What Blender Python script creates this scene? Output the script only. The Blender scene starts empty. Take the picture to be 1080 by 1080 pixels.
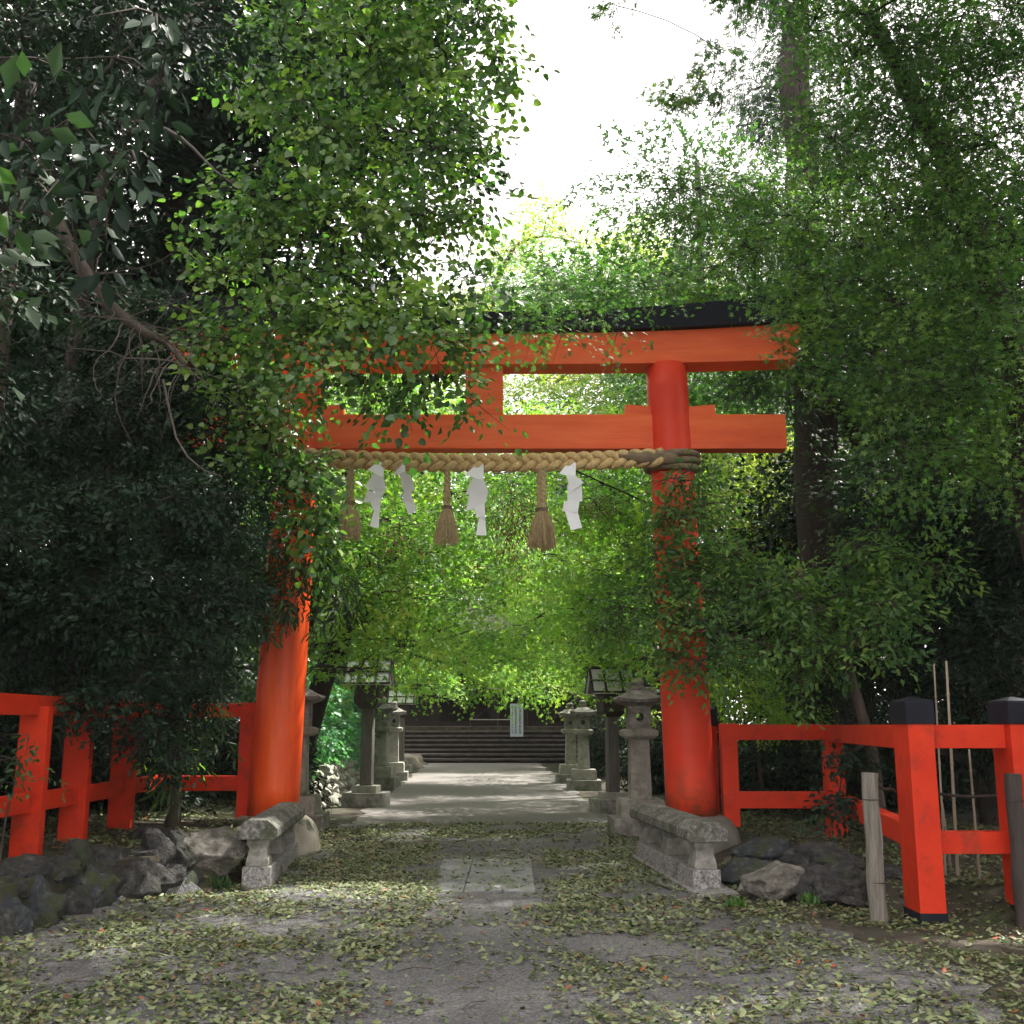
import bpy, bmesh, math, random
import numpy as np
from mathutils import Vector, Matrix, noise as mnoise

random.seed(7)
RS = np.random.RandomState(7)
scene = bpy.context.scene
col = scene.collection
PI = math.pi

# ------------------------------------------------------------------ camera
CAMZ = 1.55
PITCH = math.radians(11.07)
FPX = 1150.0
cam_d = bpy.data.cameras.new('camera')
cam = bpy.data.objects.new('camera', cam_d)
col.objects.link(cam)
cam.location = (0, 0, CAMZ)
cam.rotation_euler = (PI / 2 + PITCH, 0, 0)
cam_d.sensor_width = 36
cam_d.lens = FPX / 1080 * 36
cam_d.clip_end = 600
scene.camera = cam


def at(px, py, D):
    """world point seen at photo pixel (px, py) at distance D in front"""
    u = (px - 540) / FPX
    v = (540 - py) / FPX
    dy = math.cos(PITCH) - v * math.sin(PITCH)
    dz = math.sin(PITCH) + v * math.cos(PITCH)
    k = D / dy
    return Vector((u * k, D, CAMZ + dz * k))


def on_ground(px, py, z=0.0):
    u = (px - 540) / FPX
    v = (540 - py) / FPX
    dy = math.cos(PITCH) - v * math.sin(PITCH)
    dz = math.sin(PITCH) + v * math.cos(PITCH)
    k = (z - CAMZ) / dz
    return Vector((u * k, dy * k, z))


def project(P):
    """numpy (N,3) -> photo pixels"""
    d = P - np.array([0, 0, CAMZ])
    f = d[:, 1] * math.cos(PITCH) + d[:, 2] * math.sin(PITCH)
    up = -d[:, 1] * math.sin(PITCH) + d[:, 2] * math.cos(PITCH)
    return 540 + FPX * d[:, 0] / f, 540 - FPX * up / f


# ------------------------------------------------------------------ materials
def new_mat(name):
    m = bpy.data.materials.new(name)
    m.use_nodes = True
    nt = m.node_tree
    nt.nodes.clear()
    out = nt.nodes.new('ShaderNodeOutputMaterial')
    return m, nt, out


def ramp(nt, stops):
    r = nt.nodes.new('ShaderNodeValToRGB')
    els = r.color_ramp.elements
    while len(els) < len(stops):
        els.new(0.5)
    for e, (p, c) in zip(els, stops):
        e.position = p
        e.color = (*c, 1)
    return r


def noise_node(nt, scale, detail=6, rough=0.6, vec=None, dim=None):
    n = nt.nodes.new('ShaderNodeTexNoise')
    n.inputs['Scale'].default_value = scale
    n.inputs['Detail'].default_value = detail
    n.inputs['Roughness'].default_value = rough
    if vec is not None:
        nt.links.new(vec, n.inputs['Vector'])
    return n


def surf(name, stops, scale=4, rough=0.8, bump=0.2, bscale=None, stain=None, stain_scale=1.5,
         stain_lo=0.5, stain_hi=0.7, stretch=None, spec=0.4, detail=8, coat=0, world=True, bdist=.02):
    m, nt, out = new_mat(name)
    L = nt.links
    b = nt.nodes.new('ShaderNodeBsdfPrincipled')
    L.new(b.outputs[0], out.inputs['Surface'])
    if world:
        g = nt.nodes.new('ShaderNodeNewGeometry')
        vec = g.outputs['Position']
    else:
        g = nt.nodes.new('ShaderNodeTexCoord')
        vec = g.outputs['Object']
    if stretch:
        mp = nt.nodes.new('ShaderNodeMapping')
        mp.inputs['Scale'].default_value = stretch
        L.new(vec, mp.inputs['Vector'])
        vec = mp.outputs['Vector']
    n = noise_node(nt, scale, detail, 0.65, vec)
    r = ramp(nt, stops)
    L.new(n.outputs['Fac'], r.inputs['Fac'])
    c = r.outputs['Color']
    if stain:
        n2 = noise_node(nt, stain_scale, 6, 0.7, vec)
        mr = nt.nodes.new('ShaderNodeMapRange')
        mr.inputs['From Min'].default_value = stain_lo
        mr.inputs['From Max'].default_value = stain_hi
        L.new(n2.outputs['Fac'], mr.inputs['Value'])
        mx = nt.nodes.new('ShaderNodeMix')
        mx.data_type = 'RGBA'
        L.new(mr.outputs['Result'], mx.inputs['Factor'])
        L.new(c, mx.inputs[6])
        mx.inputs[7].default_value = (*stain, 1)
        c = mx.outputs[2]
    L.new(c, b.inputs['Base Color'])
    b.inputs['Roughness'].default_value = rough
    b.inputs['Specular IOR Level'].default_value = spec
    b.inputs['Coat Weight'].default_value = coat
    if bump:
        n3 = noise_node(nt, bscale or scale * 4, 6, 0.7, vec)
        bp = nt.nodes.new('ShaderNodeBump')
        bp.inputs['Strength'].default_value = bump
        bp.inputs['Distance'].default_value = bdist
        L.new(n3.outputs['Fac'], bp.inputs['Height'])
        L.new(bp.outputs['Normal'], b.inputs['Normal'])
    return m


def leaf_mat(name, cols, trans=0.35, rough=0.42, spec=0.5, tcol=(1.15, 1.4, 0.62)):
    m, nt, out = new_mat(name)
    L = nt.links
    a = nt.nodes.new('ShaderNodeAttribute')
    a.attribute_name = 'rnd'
    k = len(cols)
    r = ramp(nt, [(i / (k - 1), c) for i, c in enumerate(cols)])
    L.new(a.outputs['Fac'], r.inputs['Fac'])
    b = nt.nodes.new('ShaderNodeBsdfPrincipled')
    b.inputs['Roughness'].default_value = rough
    b.inputs['Specular IOR Level'].default_value = spec
    L.new(r.outputs['Color'], b.inputs['Base Color'])
    if trans > 0:
        t = nt.nodes.new('ShaderNodeBsdfTranslucent')
        vm = nt.nodes.new('ShaderNodeVectorMath')
        vm.operation = 'MULTIPLY'
        vm.inputs[1].default_value = tcol
        L.new(r.outputs['Color'], vm.inputs[0])
        L.new(vm.outputs[0], t.inputs['Color'])
        mx = nt.nodes.new('ShaderNodeMixShader')
        mx.inputs[0].default_value = trans
        L.new(b.outputs[0], mx.inputs[1])
        L.new(t.outputs[0], mx.inputs[2])
        L.new(mx.outputs[0], out.inputs['Surface'])
    else:
        L.new(b.outputs[0], out.inputs['Surface'])
    return m


M = {}
M['vermilion'] = surf('vermilion', [(0.3, (0.68, 0.058, 0.008)), (0.5, (0.80, 0.085, 0.010)), (0.72, (0.84, 0.13, 0.025))], 2.6, 0.4, 0.35, 14, stretch=(2.2, 2.2, .22),
                      stain=(0.46, 0.04, 0.012), stain_scale=1.4, stain_lo=0.52, stain_hi=0.75, spec=0.35)
M['vermilion_beam'] = surf('vermilion_beam', [(0.3, (0.76, 0.10, 0.022)), (0.7, (0.86, 0.17, 0.055))], 2.5, 0.55, 0.35, 12, spec=.3,
                           stretch=(0.3, 1, 3), stain=(0.62, 0.075, 0.03), stain_scale=1.2, stain_lo=0.5, stain_hi=0.8)
M['vermilion_fence'] = surf('vermilion_fence', [(0.3, (0.46, 0.021, 0.005)), (0.7, (0.58, 0.038, 0.008))], 3, 0.6, 0.35, 16, spec=.22,
                            stain=(0.24, 0.028, 0.014), stain_scale=3.4, stain_lo=0.54, stain_hi=0.72)
# paint with mildew near the foot of the right pillar
M['black_metal'] = surf('black_metal', [(0.3, (0.005, 0.006, 0.011)), (0.7, (0.012, 0.014, 0.022))], 3, 0.6, 0.1, 30, spec=.15)
M['stone'] = surf('stone', [(0.25, (0.09, 0.09, 0.08)), (0.5, (0.24, 0.235, 0.21)), (0.75, (0.42, 0.41, 0.38))], 9, 0.9, 0.7, 60,
                  stain=(0.10, 0.12, 0.07), stain_scale=2.5, stain_lo=0.5, stain_hi=0.7)
M['stone_speckle'] = surf('stone_speckle', [(0.34, (0.07, 0.065, 0.06)), (0.5, (0.26, 0.25, 0.24)), (0.66, (0.5, 0.49, 0.47))], 38, 0.9, 0.8, 90,
                          stain=(0.09, 0.10, 0.06), stain_scale=3.5, stain_lo=0.55, stain_hi=0.68)
M['stone_mossy'] = surf('stone_mossy', [(0.34, (0.05, 0.05, 0.045)), (0.5, (0.16, 0.155, 0.14)), (0.66, (0.34, 0.33, 0.31))], 26, 0.92, 0.9, 70,
                        stain=(0.065, 0.075, 0.045), stain_scale=4, stain_lo=0.45, stain_hi=0.62)
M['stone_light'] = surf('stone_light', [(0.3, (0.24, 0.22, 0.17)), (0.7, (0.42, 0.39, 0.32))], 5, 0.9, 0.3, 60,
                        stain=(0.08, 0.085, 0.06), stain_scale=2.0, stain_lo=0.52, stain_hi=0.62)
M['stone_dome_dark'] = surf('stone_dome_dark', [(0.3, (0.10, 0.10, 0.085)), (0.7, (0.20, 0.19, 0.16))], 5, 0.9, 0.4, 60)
M['stone_pale'] = surf('stone_pale', [(0.25, (0.17, 0.17, 0.14)), (0.5, (0.32, 0.31, 0.27)), (0.75, (0.46, 0.45, 0.4))], 12, 0.9, 0.6, 60,
                       stain=(0.12, 0.14, 0.07), stain_scale=3, stain_lo=0.52, stain_hi=0.66)
M['rock'] = surf('rock', [(0.35, (0.018, 0.018, 0.019)), (0.55, (0.055, 0.053, 0.050)), (0.75, (0.16, 0.155, 0.14))], 11, 0.9, 1.0, 22, bdist=.07, detail=14,
                 stain=(0.05, 0.07, 0.025), stain_scale=2.0, stain_lo=0.52, stain_hi=0.62)
M['rock_blue'] = surf('rock_blue', [(0.3, (0.02, 0.026, 0.032)), (0.55, (0.06, 0.068, 0.075)), (0.75, (0.2, 0.2, 0.19))], 11, 0.9, 1.0, 22, bdist=.07, detail=14,
                      stain=(0.06, 0.07, 0.03), stain_scale=2.5, stain_lo=0.5, stain_hi=0.6)
M['rock_brown'] = surf('rock_brown', [(0.3, (0.028, 0.026, 0.020)), (0.55, (0.085, 0.075, 0.058)), (0.75, (0.30, 0.27, 0.20))], 11, 0.9, 1.0, 22, bdist=.07, detail=14,
                       stain=(0.09, 0.11, 0.04), stain_scale=2.5, stain_lo=0.5, stain_hi=0.6)
M['rock_pale'] = surf('rock_pale', [(0.3, (0.05, 0.047, 0.04)), (0.5, (0.15, 0.14, 0.12)), (0.7, (0.36, 0.34, 0.29))], 9, 0.9, 1.0, 20, bdist=.06, detail=14,
                      stain=(0.10, 0.10, 0.05), stain_scale=2.2, stain_lo=0.55, stain_hi=0.68)
M['soil'] = surf('soil', [(0.3, (0.022, 0.017, 0.012)), (0.55, (0.055, 0.045, 0.032)), (0.75, (0.10, 0.085, 0.06))], 3, 0.95, 1.0, 25,
                 stain=(0.035, 0.05, 0.015), stain_scale=0.8, stain_lo=0.5, stain_hi=0.62)
M['bark'] = surf('bark', [(0.3, (0.022, 0.017, 0.013)), (0.7, (0.085, 0.068, 0.052))], 6, 0.9, 1.0, 18, stretch=(1, 1, 0.25))
M['bark_dark'] = surf('bark_dark', [(0.3, (0.012, 0.009, 0.008)), (0.7, (0.045, 0.034, 0.028))], 6, 0.9, 1.0, 18, stretch=(1, 1, 0.25))
M['bark_pale'] = surf('bark_pale', [(0.3, (0.05, 0.042, 0.036)), (0.7, (0.14, 0.12, 0.10))], 8, 0.9, 0.5, 18)
M['old_wood'] = surf('old_wood', [(0.25, (0.06, 0.055, 0.045)), (0.5, (0.17, 0.155, 0.13)), (0.8, (0.30, 0.28, 0.24))], 7, 0.85, 0.9, 20,
                     stretch=(5, 5, 0.35))
M['dark_wood'] = surf('dark_wood', [(0.25, (0.018, 0.014, 0.012)), (0.8, (0.06, 0.048, 0.04))], 7, 0.75, 0.6, 20, stretch=(3, 3, 0.35))
M['grey_wood'] = surf('grey_wood', [(0.25, (0.06, 0.055, 0.05)), (0.8, (0.16, 0.15, 0.135))], 7, 0.8, 0.6, 20, stretch=(3, 3, 0.35))
M['shrine_wood'] = surf('shrine_wood', [(0.25, (0.008, 0.0045, 0.004)), (0.8, (0.022, 0.012, 0.010))], 5, 0.8, 0.5, 20, stretch=(3, 3, 0.5))
M['bamboo'] = surf('bamboo', [(0.3, (0.16, 0.13, 0.09)), (0.7, (0.30, 0.26, 0.19))], 6, 0.6, 0.2, 20, stretch=(1, 1, 0.3))
M['straw'] = surf('straw', [(0.25, (0.36, 0.24, 0.10)), (0.55, (0.68, 0.49, 0.23)), (0.8, (0.84, 0.66, 0.37))], 34, 0.8, 0.7, 90)
M['straw_old'] = surf('straw_old', [(0.25, (0.10, 0.075, 0.05)), (0.6, (0.26, 0.19, 0.12)), (0.85, (0.4, 0.3, 0.19))], 14, 0.85, 0.9, 90)
M['straw_tassel'] = surf('straw_tassel', [(0.25, (0.26, 0.19, 0.09)), (0.55, (0.58, 0.45, 0.25)), (0.8, (0.72, 0.60, 0.38))], 70, 0.85, 0.8, 120, stretch=(1, 1, .08), bdist=.03)
M['paper'] = surf('paper', [(0.3, (0.80, 0.81, 0.84)), (0.7, (0.86, 0.87, 0.89))], 3, 0.8, 0.05, 30)
M['panel_white'] = surf('panel_white', [(0.3, (0.66, 0.67, 0.71)), (0.7, (0.80, 0.81, 0.84))], 4, 0.5, 0.05, 30)
M['sign_face'] = surf('sign_face', [(0.3, (0.42, 0.46, 0.56)), (0.7, (0.50, 0.54, 0.62))], 4, 0.6, 0.03, 30)
M['ink'] = surf('ink', [(0.3, (0.03, 0.03, 0.05)), (0.7, (0.06, 0.06, 0.08))], 4, 0.7, 0)
M['pipe'] = surf('pipe', [(0.3, (0.32, 0.29, 0.26)), (0.7, (0.45, 0.42, 0.38))], 4, 0.5, 0.05)
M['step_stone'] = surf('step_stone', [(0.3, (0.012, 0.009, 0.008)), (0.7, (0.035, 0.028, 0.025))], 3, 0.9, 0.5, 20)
M['step_tread_lit'] = surf('step_tread_lit', [(0.3, (0.05, 0.042, 0.038)), (0.7, (0.13, 0.11, 0.10))], 3, 0.9, 0.5, 20)  # paler copy of the riser stone: light caught by treads, put into colour


def ground_mats():
    # asphalt / fine gravel path
    m, nt, out = new_mat('asphalt_gravel')
    L = nt.links
    b = nt.nodes.new('ShaderNodeBsdfPrincipled')
    L.new(b.outputs[0], out.inputs['Surface'])
    g = nt.nodes.new('ShaderNodeNewGeometry')
    pos = g.outputs['Position']
    big = noise_node(nt, 0.7, 5, 0.6, pos)
    fine = noise_node(nt, 55, 4, 0.7, pos)
    vor = nt.nodes.new('ShaderNodeTexVoronoi')
    vor.inputs['Scale'].default_value = 75
    L.new(pos, vor.inputs['Vector'])
    r1 = ramp(nt, [(0.3, (0.062, 0.062, 0.064)), (0.5, (0.100, 0.099, 0.100)), (0.7, (0.135, 0.133, 0.130))])
    L.new(big.outputs['Fac'], r1.inputs['Fac'])
    r2 = ramp(nt, [(0.32, (0.40, 0.40, 0.40)), (0.5, (1.0, 1.0, 1.0)), (0.68, (1.75, 1.75, 1.72))])
    L.new(fine.outputs['Fac'], r2.inputs['Fac'])
    mul = nt.nodes.new('ShaderNodeMix')
    mul.data_type = 'RGBA'
    mul.blend_type = 'MULTIPLY'
    mul.inputs['Factor'].default_value = 0.9
    L.new(r1.outputs[0], mul.inputs[6])
    L.new(r2.outputs[0], mul.inputs[7])
    # per-stone speckle
    r3 = ramp(nt, [(0.0, (0.6, 0.6, 0.6)), (0.6, (1.0, 1.0, 1.0)), (1.0, (1.6, 1.55, 1.5))])
    sep = nt.nodes.new('ShaderNodeSeparateColor')
    L.new(vor.outputs['Color'], sep.inputs[0])
    L.new(sep.outputs[0], r3.inputs['Fac'])
    mul2 = nt.nodes.new('ShaderNodeMix')
    mul2.data_type = 'RGBA'
    mul2.blend_type = 'MULTIPLY'
    mul2.inputs['Factor'].default_value = 0.8
    L.new(mul.outputs[2], mul2.inputs[6])
    L.new(r3.outputs[0], mul2.inputs[7])
    # warm decomposed granite beyond the gate
    sx = nt.nodes.new('ShaderNodeSeparateXYZ')
    L.new(pos, sx.inputs[0])
    mr = nt.nodes.new('ShaderNodeMapRange')
    mr.inputs['From Min'].default_value = 15.0
    mr.inputs['From Max'].default_value = 20.0
    L.new(sx.outputs['Y'], mr.inputs['Value'])
    sand = nt.nodes.new('ShaderNodeMix')
    sand.data_type = 'RGBA'
    L.new(mr.outputs['Result'], sand.inputs['Factor'])
    L.new(mul2.outputs[2], sand.inputs[6])
    r4 = ramp(nt, [(0.3, (0.11, 0.10, 0.095)), (0.7, (0.21, 0.195, 0.18))])
    L.new(fine.outputs['Fac'], r4.inputs['Fac'])
    L.new(r4.outputs[0], sand.inputs[7])
    L.new(sand.outputs[2], b.inputs['Base Color'])
    b.inputs['Roughness'].default_value = 0.85
    bp = nt.nodes.new('ShaderNodeBump')
    bp.inputs['Strength'].default_value = 0.9
    bp.inputs['Distance'].default_value = 0.008
    L.new(vor.outputs['Distance'], bp.inputs['Height'])
    L.new(bp.outputs['Normal'], b.inputs['Normal'])
    M['path'] = m
    M['slab'] = surf('slab', [(0.3, (0.13, 0.135, 0.14)), (0.7, (0.26, 0.26, 0.265))], 6, 0.6, 0.4, 50,
                     stain=(0.12, 0.125, 0.12), stain_scale=2.5, stain_lo=0.5, stain_hi=0.65)


ground_mats()

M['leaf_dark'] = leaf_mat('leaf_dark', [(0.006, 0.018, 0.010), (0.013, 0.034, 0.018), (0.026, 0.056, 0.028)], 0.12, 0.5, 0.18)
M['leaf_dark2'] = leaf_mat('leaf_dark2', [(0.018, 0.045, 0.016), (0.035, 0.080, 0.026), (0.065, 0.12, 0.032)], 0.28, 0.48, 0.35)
M['leaf_bright'] = leaf_mat('leaf_bright', [(0.045, 0.11, 0.034), (0.090, 0.185, 0.045), (0.21, 0.31, 0.06)], 0.45, 0.36, 0.5)
M['leaf_maple'] = leaf_mat('leaf_maple', [(0.045, 0.115, 0.034), (0.082, 0.18, 0.046), (0.17, 0.28, 0.056)], 0.45, 0.5, 0.35)
M['leaf_lime'] = leaf_mat('leaf_lime', [(0.11, 0.25, 0.050), (0.22, 0.40, 0.070), (0.42, 0.54, 0.09)], 0.5, 0.5, 0.3)
M['leaf_yellow'] = leaf_mat('leaf_yellow', [(0.20, 0.30, 0.060), (0.32, 0.40, 0.080), (0.48, 0.46, 0.10)], 0.48, 0.5, 0.3)
M['leaf_cedar'] = leaf_mat('leaf_cedar', [(0.025, 0.060, 0.035), (0.045, 0.095, 0.050), (0.07, 0.13, 0.06)], 0.2, 0.5, 0.3)
M['leaf_ivy'] = leaf_mat('leaf_ivy', [(0.05, 0.16, 0.075), (0.08, 0.24, 0.11), (0.14, 0.34, 0.15)], 0.35, 0.4, 0.5)
M['leaf_dry'] = leaf_mat('leaf_dry', [(0.10, 0.06, 0.035), (0.18, 0.11, 0.07), (0.24, 0.15, 0.09)], 0.3, 0.6, 0.3, (1.2, 1, 0.8))
M['litter'] = leaf_mat('litter', [(0.026, 0.044, 0.014), (0.075, 0.11, 0.032), (0.135, 0.18, 0.070), (0.22, 0.25, 0.14), (0.10, 0.07, 0.032),
                                  (0.21, 0.24, 0.10), (0.055, 0.08, 0.025), (0.34, 0.07, 0.025)], 0.15, 0.5, 0.4, (1, 1, 0.7))


# ------------------------------------------------------------------ object helpers
def tag(o, label=None, cat=None, group=None, kind=None):
    if label: o['label'] = label
    if cat: o['category'] = cat
    if group: o['group'] = group
    if kind: o['kind'] = kind
    return o


def empty(name, loc=(0, 0, 0), rz=0.0):
    o = bpy.data.objects.new(name, None)
    col.objects.link(o)
    o.location = loc
    o.rotation_euler = (0, 0, rz)
    o.empty_display_size = 0.2
    return o


def copy_tree(o, parent=None):
    c = o.copy()
    for k in ('label', 'group'):
        pass
    col.objects.link(c)
    c.parent = parent
    for ch in [x for x in bpy.data.objects if x.parent == o]:
        copy_tree(ch, c)
    return c


def link_mesh(me, name, mat, parent=None):
    o = bpy.data.objects.new(name, me)
    me.materials.append(mat)
    col.objects.link(o)
    if parent is not None:
        o.parent = parent
    return o


class MB:
    def __init__(s):
        s.v = []
        s.f = []

    def box(s, c, d, rz=0.0, taper=1.0, shear=(0, 0)):
        cx, cy, cz = c
        hx, hy, hz = d[0] / 2, d[1] / 2, d[2] / 2
        n = len(s.v)
        ca, sa = math.cos(rz), math.sin(rz)
        for z, t in ((-hz, 1.0), (hz, taper)):
            for x, y in ((-hx, -hy), (hx, -hy), (hx, hy), (-hx, hy)):
                x2, y2 = x * t + (shear[0] if z > 0 else 0), y * t + (shear[1] if z > 0 else 0)
                s.v.append((cx + x2 * ca - y2 * sa, cy + x2 * sa + y2 * ca, cz + z))
        s.f += [(n + 3, n + 2, n + 1, n), (n + 4, n + 5, n + 6, n + 7)]
        for i in range(4):
            j = (i + 1) % 4
            s.f.append((n + i, n + j, n + 4 + j, n + 4 + i))
        return s

    def loft(s, rings, cap=True):
        n = len(s.v)
        k = len(rings[0])
        for r in rings:
            s.v += [tuple(p) for p in r]
        for i in range(len(rings) - 1):
            for j in range(k):
                j2 = (j + 1) % k
                s.f.append((n + i * k + j, n + i * k + j2, n + (i + 1) * k + j2, n + (i + 1) * k + j))
        if cap:
            s.f.append(tuple(n + j for j in reversed(range(k))))
            s.f.append(tuple(n + (len(rings) - 1) * k + j for j in range(k)))
        return s

    def lathe(s, prof, n=24, c=(0, 0, 0), sq=False):
        rings = []
        for r, z in prof:
            ring = []
            for i in range(n):
                a = 2 * PI * (i + 0.5) / n
                if sq:
                    ring.append((c[0] + r * (1 if math.cos(a) > 0 else -1), c[1] + r * (1 if math.sin(a) > 0 else -1), c[2] + z))
                else:
                    ring.append((c[0] + r * math.cos(a), c[1] + r * math.sin(a), c[2] + z))
            rings.append(ring)
        return s.loft(rings)

    def square(s, prof, c=(0, 0, 0), rz=0.0):
        """stack of square sections (half width, z)"""
        return s.lathe(prof, 4, c, True)

    def tube(s, pts, rad, n=6, cap=True):
        pts = [Vector(p) for p in pts]
        if not hasattr(rad, '__len__'):
            rad = [rad] * len(pts)
        rings = []
        ref = None
        for i, p in enumerate(pts):
            t = (pts[min(i + 1, len(pts) - 1)] - pts[max(i - 1, 0)])
            if t.length < 1e-9:
                t = Vector((0, 0, 1))
            t.normalize()
            if ref is None:
                ref = Vector((1, 0, 0)) if abs(t.x) < 0.8 else Vector((0, 1, 0))
            a = (ref - t * ref.dot(t))
            if a.length < 1e-6:
                a = t.orthogonal()
            a.normalize()
            ref = a
            b = t.cross(a)
            rings.append([p + (a * math.cos(2 * PI * j / n) + b * math.sin(2 * PI * j / n)) * rad[i] for j in range(n)])
        return s.loft(rings, cap)

    def build(s, name, mat, parent=None, bevel=0.0, smooth=False, seg=2):
        me = bpy.data.meshes.new(name)
        me.from_pydata(s.v, [], s.f)
        me.validate()
        bm = bmesh.new()
        bm.from_mesh(me)
        bmesh.ops.recalc_face_normals(bm, faces=bm.faces)
        if bevel:
            es = [e for e in bm.edges if len(e.link_faces) == 2 and e.calc_face_angle(0) > 0.5]
            bmesh.ops.bevel(bm, geom=es, offset=bevel, segments=seg, profile=0.7, affect='EDGES', clamp_overlap=True)
        bm.to_mesh(me)
        bm.free()
        if smooth:
            me.polygons.foreach_set('use_smooth', [True] * len(me.polygons))
        me.update()
        return link_mesh(me, name, mat, parent)


def rock_mesh(name, dims, seed, sub=4, sharp=0.22, flat=0.0):
    bm = bmesh.new()
    bmesh.ops.create_icosphere(bm, subdivisions=sub, radius=0.5)
    rs = random.Random(seed)
    planes = []
    for i in range(13):
        d = Vector((rs.gauss(0, 1), rs.gauss(0, 1), rs.gauss(0, 0.8))).normalized()
        planes.append((d, rs.uniform(0.24, 0.42)))
    off = Vector((seed * 3.1, seed * 1.7, 0))
    for v in bm.verts:
        p = v.co.copy()
        for d, h in planes:
            k = p.dot(d) - h
            if k > 0:
                p -= d * k * 0.96
        nn = mnoise.fractal(p * 2.2 + off, 1.0, 2.0, 5)
        p *= 1 + sharp * nn
        n2 = mnoise.fractal(p * 9 + off, 1.0, 2.0, 3)
        p *= 1 + 0.10 * n2
        v.co = Vector((p.x * dims[0], p.y * dims[1], p.z * dims[2])) * 1.12
    me = bpy.data.meshes.new(name)
    bm.to_mesh(me)
    bm.free()
    me.polygons.foreach_set('use_smooth', [True] * len(me.polygons))
    return me


# ------------------------------------------------------------------ foliage engine
def rhomb(ang, ln, w, base=(0, 0)):
    c, s_ = math.cos(ang), math.sin(ang)
    f = lambda u, v: (base[0] + u * c - v * s_, base[1] + u * s_ + v * c)
    return [f(0, 0), f(ln * 0.45, w), f(ln, 0), f(ln * 0.45, -w)]


def make_shape(kind):
    V, F = [], []

    def quad(ps, zz):
        n = len(V)
        for p, z in zip(ps, zz):
            V.append((p[0], p[1], z))
        F.append(tuple(range(n, n + len(ps))))
    if kind == 'oval':
        V += [(0, 0, 0), (.3, .2, .05), (.72, .16, .04), (1, 0, -.06), (.72, -.16, .04), (.3, -.2, .05)]
        F += [(0, 3, 2, 1), (0, 5, 4, 3)]
    elif kind == 'long':
        V += [(0, 0, 0), (.35, .11, .03), (.75, .09, 0), (1, 0, -.12), (.75, -.09, 0), (.35, -.11, .03)]
        F += [(0, 3, 2, 1), (0, 5, 4, 3)]
    elif kind == 'heart':
        V += [(0, 0, 0), (-.02, .3, .06), (.3, .46, .08), (.7, .3, .03), (1, 0, -.08), (.7, -.3, .03), (.3, -.46, .08), (-.02, -.3, .06)]
        F += [(0, 4, 3, 2, 1), (0, 7, 6, 5, 4)]
    elif kind == 'tri':
        V += [(0, 0, 0), (.45, .3, .06), (1, 0, -.05), (.45, -.3, .06)]
        F += [(0, 2, 1), (0, 3, 2)]
    elif kind == 'maple':
        for a, l, w in ((0, .75, .13), (.85, .66, .11), (-.85, .66, .11), (1.75, .45, .09), (-1.75, .45, .09)):
            quad([(.25 + x, y) for x, y in rhomb(a, l, w)], [0, .02, -.1, .02])
    elif kind == 'maple3':
        for a, l, w in ((0, .8, .17), (1.0, .6, .15), (-1.0, .6, .15)):
            quad([(.2 + x, y) for x, y in rhomb(a, l, w)], [0, .02, -.1, .02])
    elif kind == 'needle':
        for a, l, w in ((0, 1.0, .07), (.5, .7, .05), (-.5, .7, .05)):
            quad([(x, y) for x, y in rhomb(a, l, w)], [0, .02, -.15, .02])
    elif kind == 'curl':
        V += [(0, 0, .1), (.3, .24, .0), (.7, .2, .16), (1, 0, .22), (.7, -.2, .06), (.3, -.24, .1)]
        F += [(0, 3, 2, 1), (0, 5, 4, 3)]
    return np.array(V, dtype=np.float64), F


SHAPES = {k: make_shape(k) for k in ('oval', 'long', 'heart', 'tri', 'maple', 'maple3', 'needle', 'curl')}
FACT = {'oval': .3, 'long': .16, 'heart': .6, 'tri': .3, 'maple': .4, 'maple3': .35, 'needle': .16, 'curl': .35}


def unit(a):
    return a / np.maximum(np.linalg.norm(a, axis=-1, keepdims=True), 1e-9)


def leaf_object(name, P, D, N, S, shape, mat, parent=None, rnd=None):
    V, F = SHAPES[shape]
    n = len(P)
    D = unit(D)
    N = unit(N - D * np.sum(N * D, axis=1, keepdims=True))
    B = np.cross(N, D)
    X = P[:, None, :] + S[:, None, None] * (D[:, None, :] * V[None, :, 0:1] + B[:, None, :] * V[None, :, 1:2] + N[:, None, :] * V[None, :, 2:3])
    k = len(V)
    X = X.reshape(-1, 3)
    loops_t = np.concatenate([np.array(f) for f in F])
    lens = np.array([len(f) for f in F])
    loops = (loops_t[None, :] + (np.arange(n) * k)[:, None]).reshape(-1).astype(np.int32)
    tot = np.tile(lens, n).astype(np.int32)
    start = np.concatenate([[0], np.cumsum(tot)[:-1]]).astype(np.int32)
    me = bpy.data.meshes.new(name)
    me.vertices.add(len(X))
    me.vertices.foreach_set('co', X.astype(np.float32).reshape(-1))
    me.loops.add(len(loops))
    me.loops.foreach_set('vertex_index', loops)
    me.polygons.add(len(tot))
    me.polygons.foreach_set('loop_start', start)
    try:
        me.polygons.foreach_set('loop_total', tot)
    except Exception:
        pass
    if rnd is None:
        rnd = RS.rand(n)
    at_ = me.attributes.new('rnd', 'FLOAT', 'FACE')
    at_.data.foreach_set('value', np.repeat(rnd, len(F)).astype(np.float32))
    me.update(calc_edges=True)
    return link_mesh(me, name, mat, parent)


LEAFCOUNT = [0]


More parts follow.
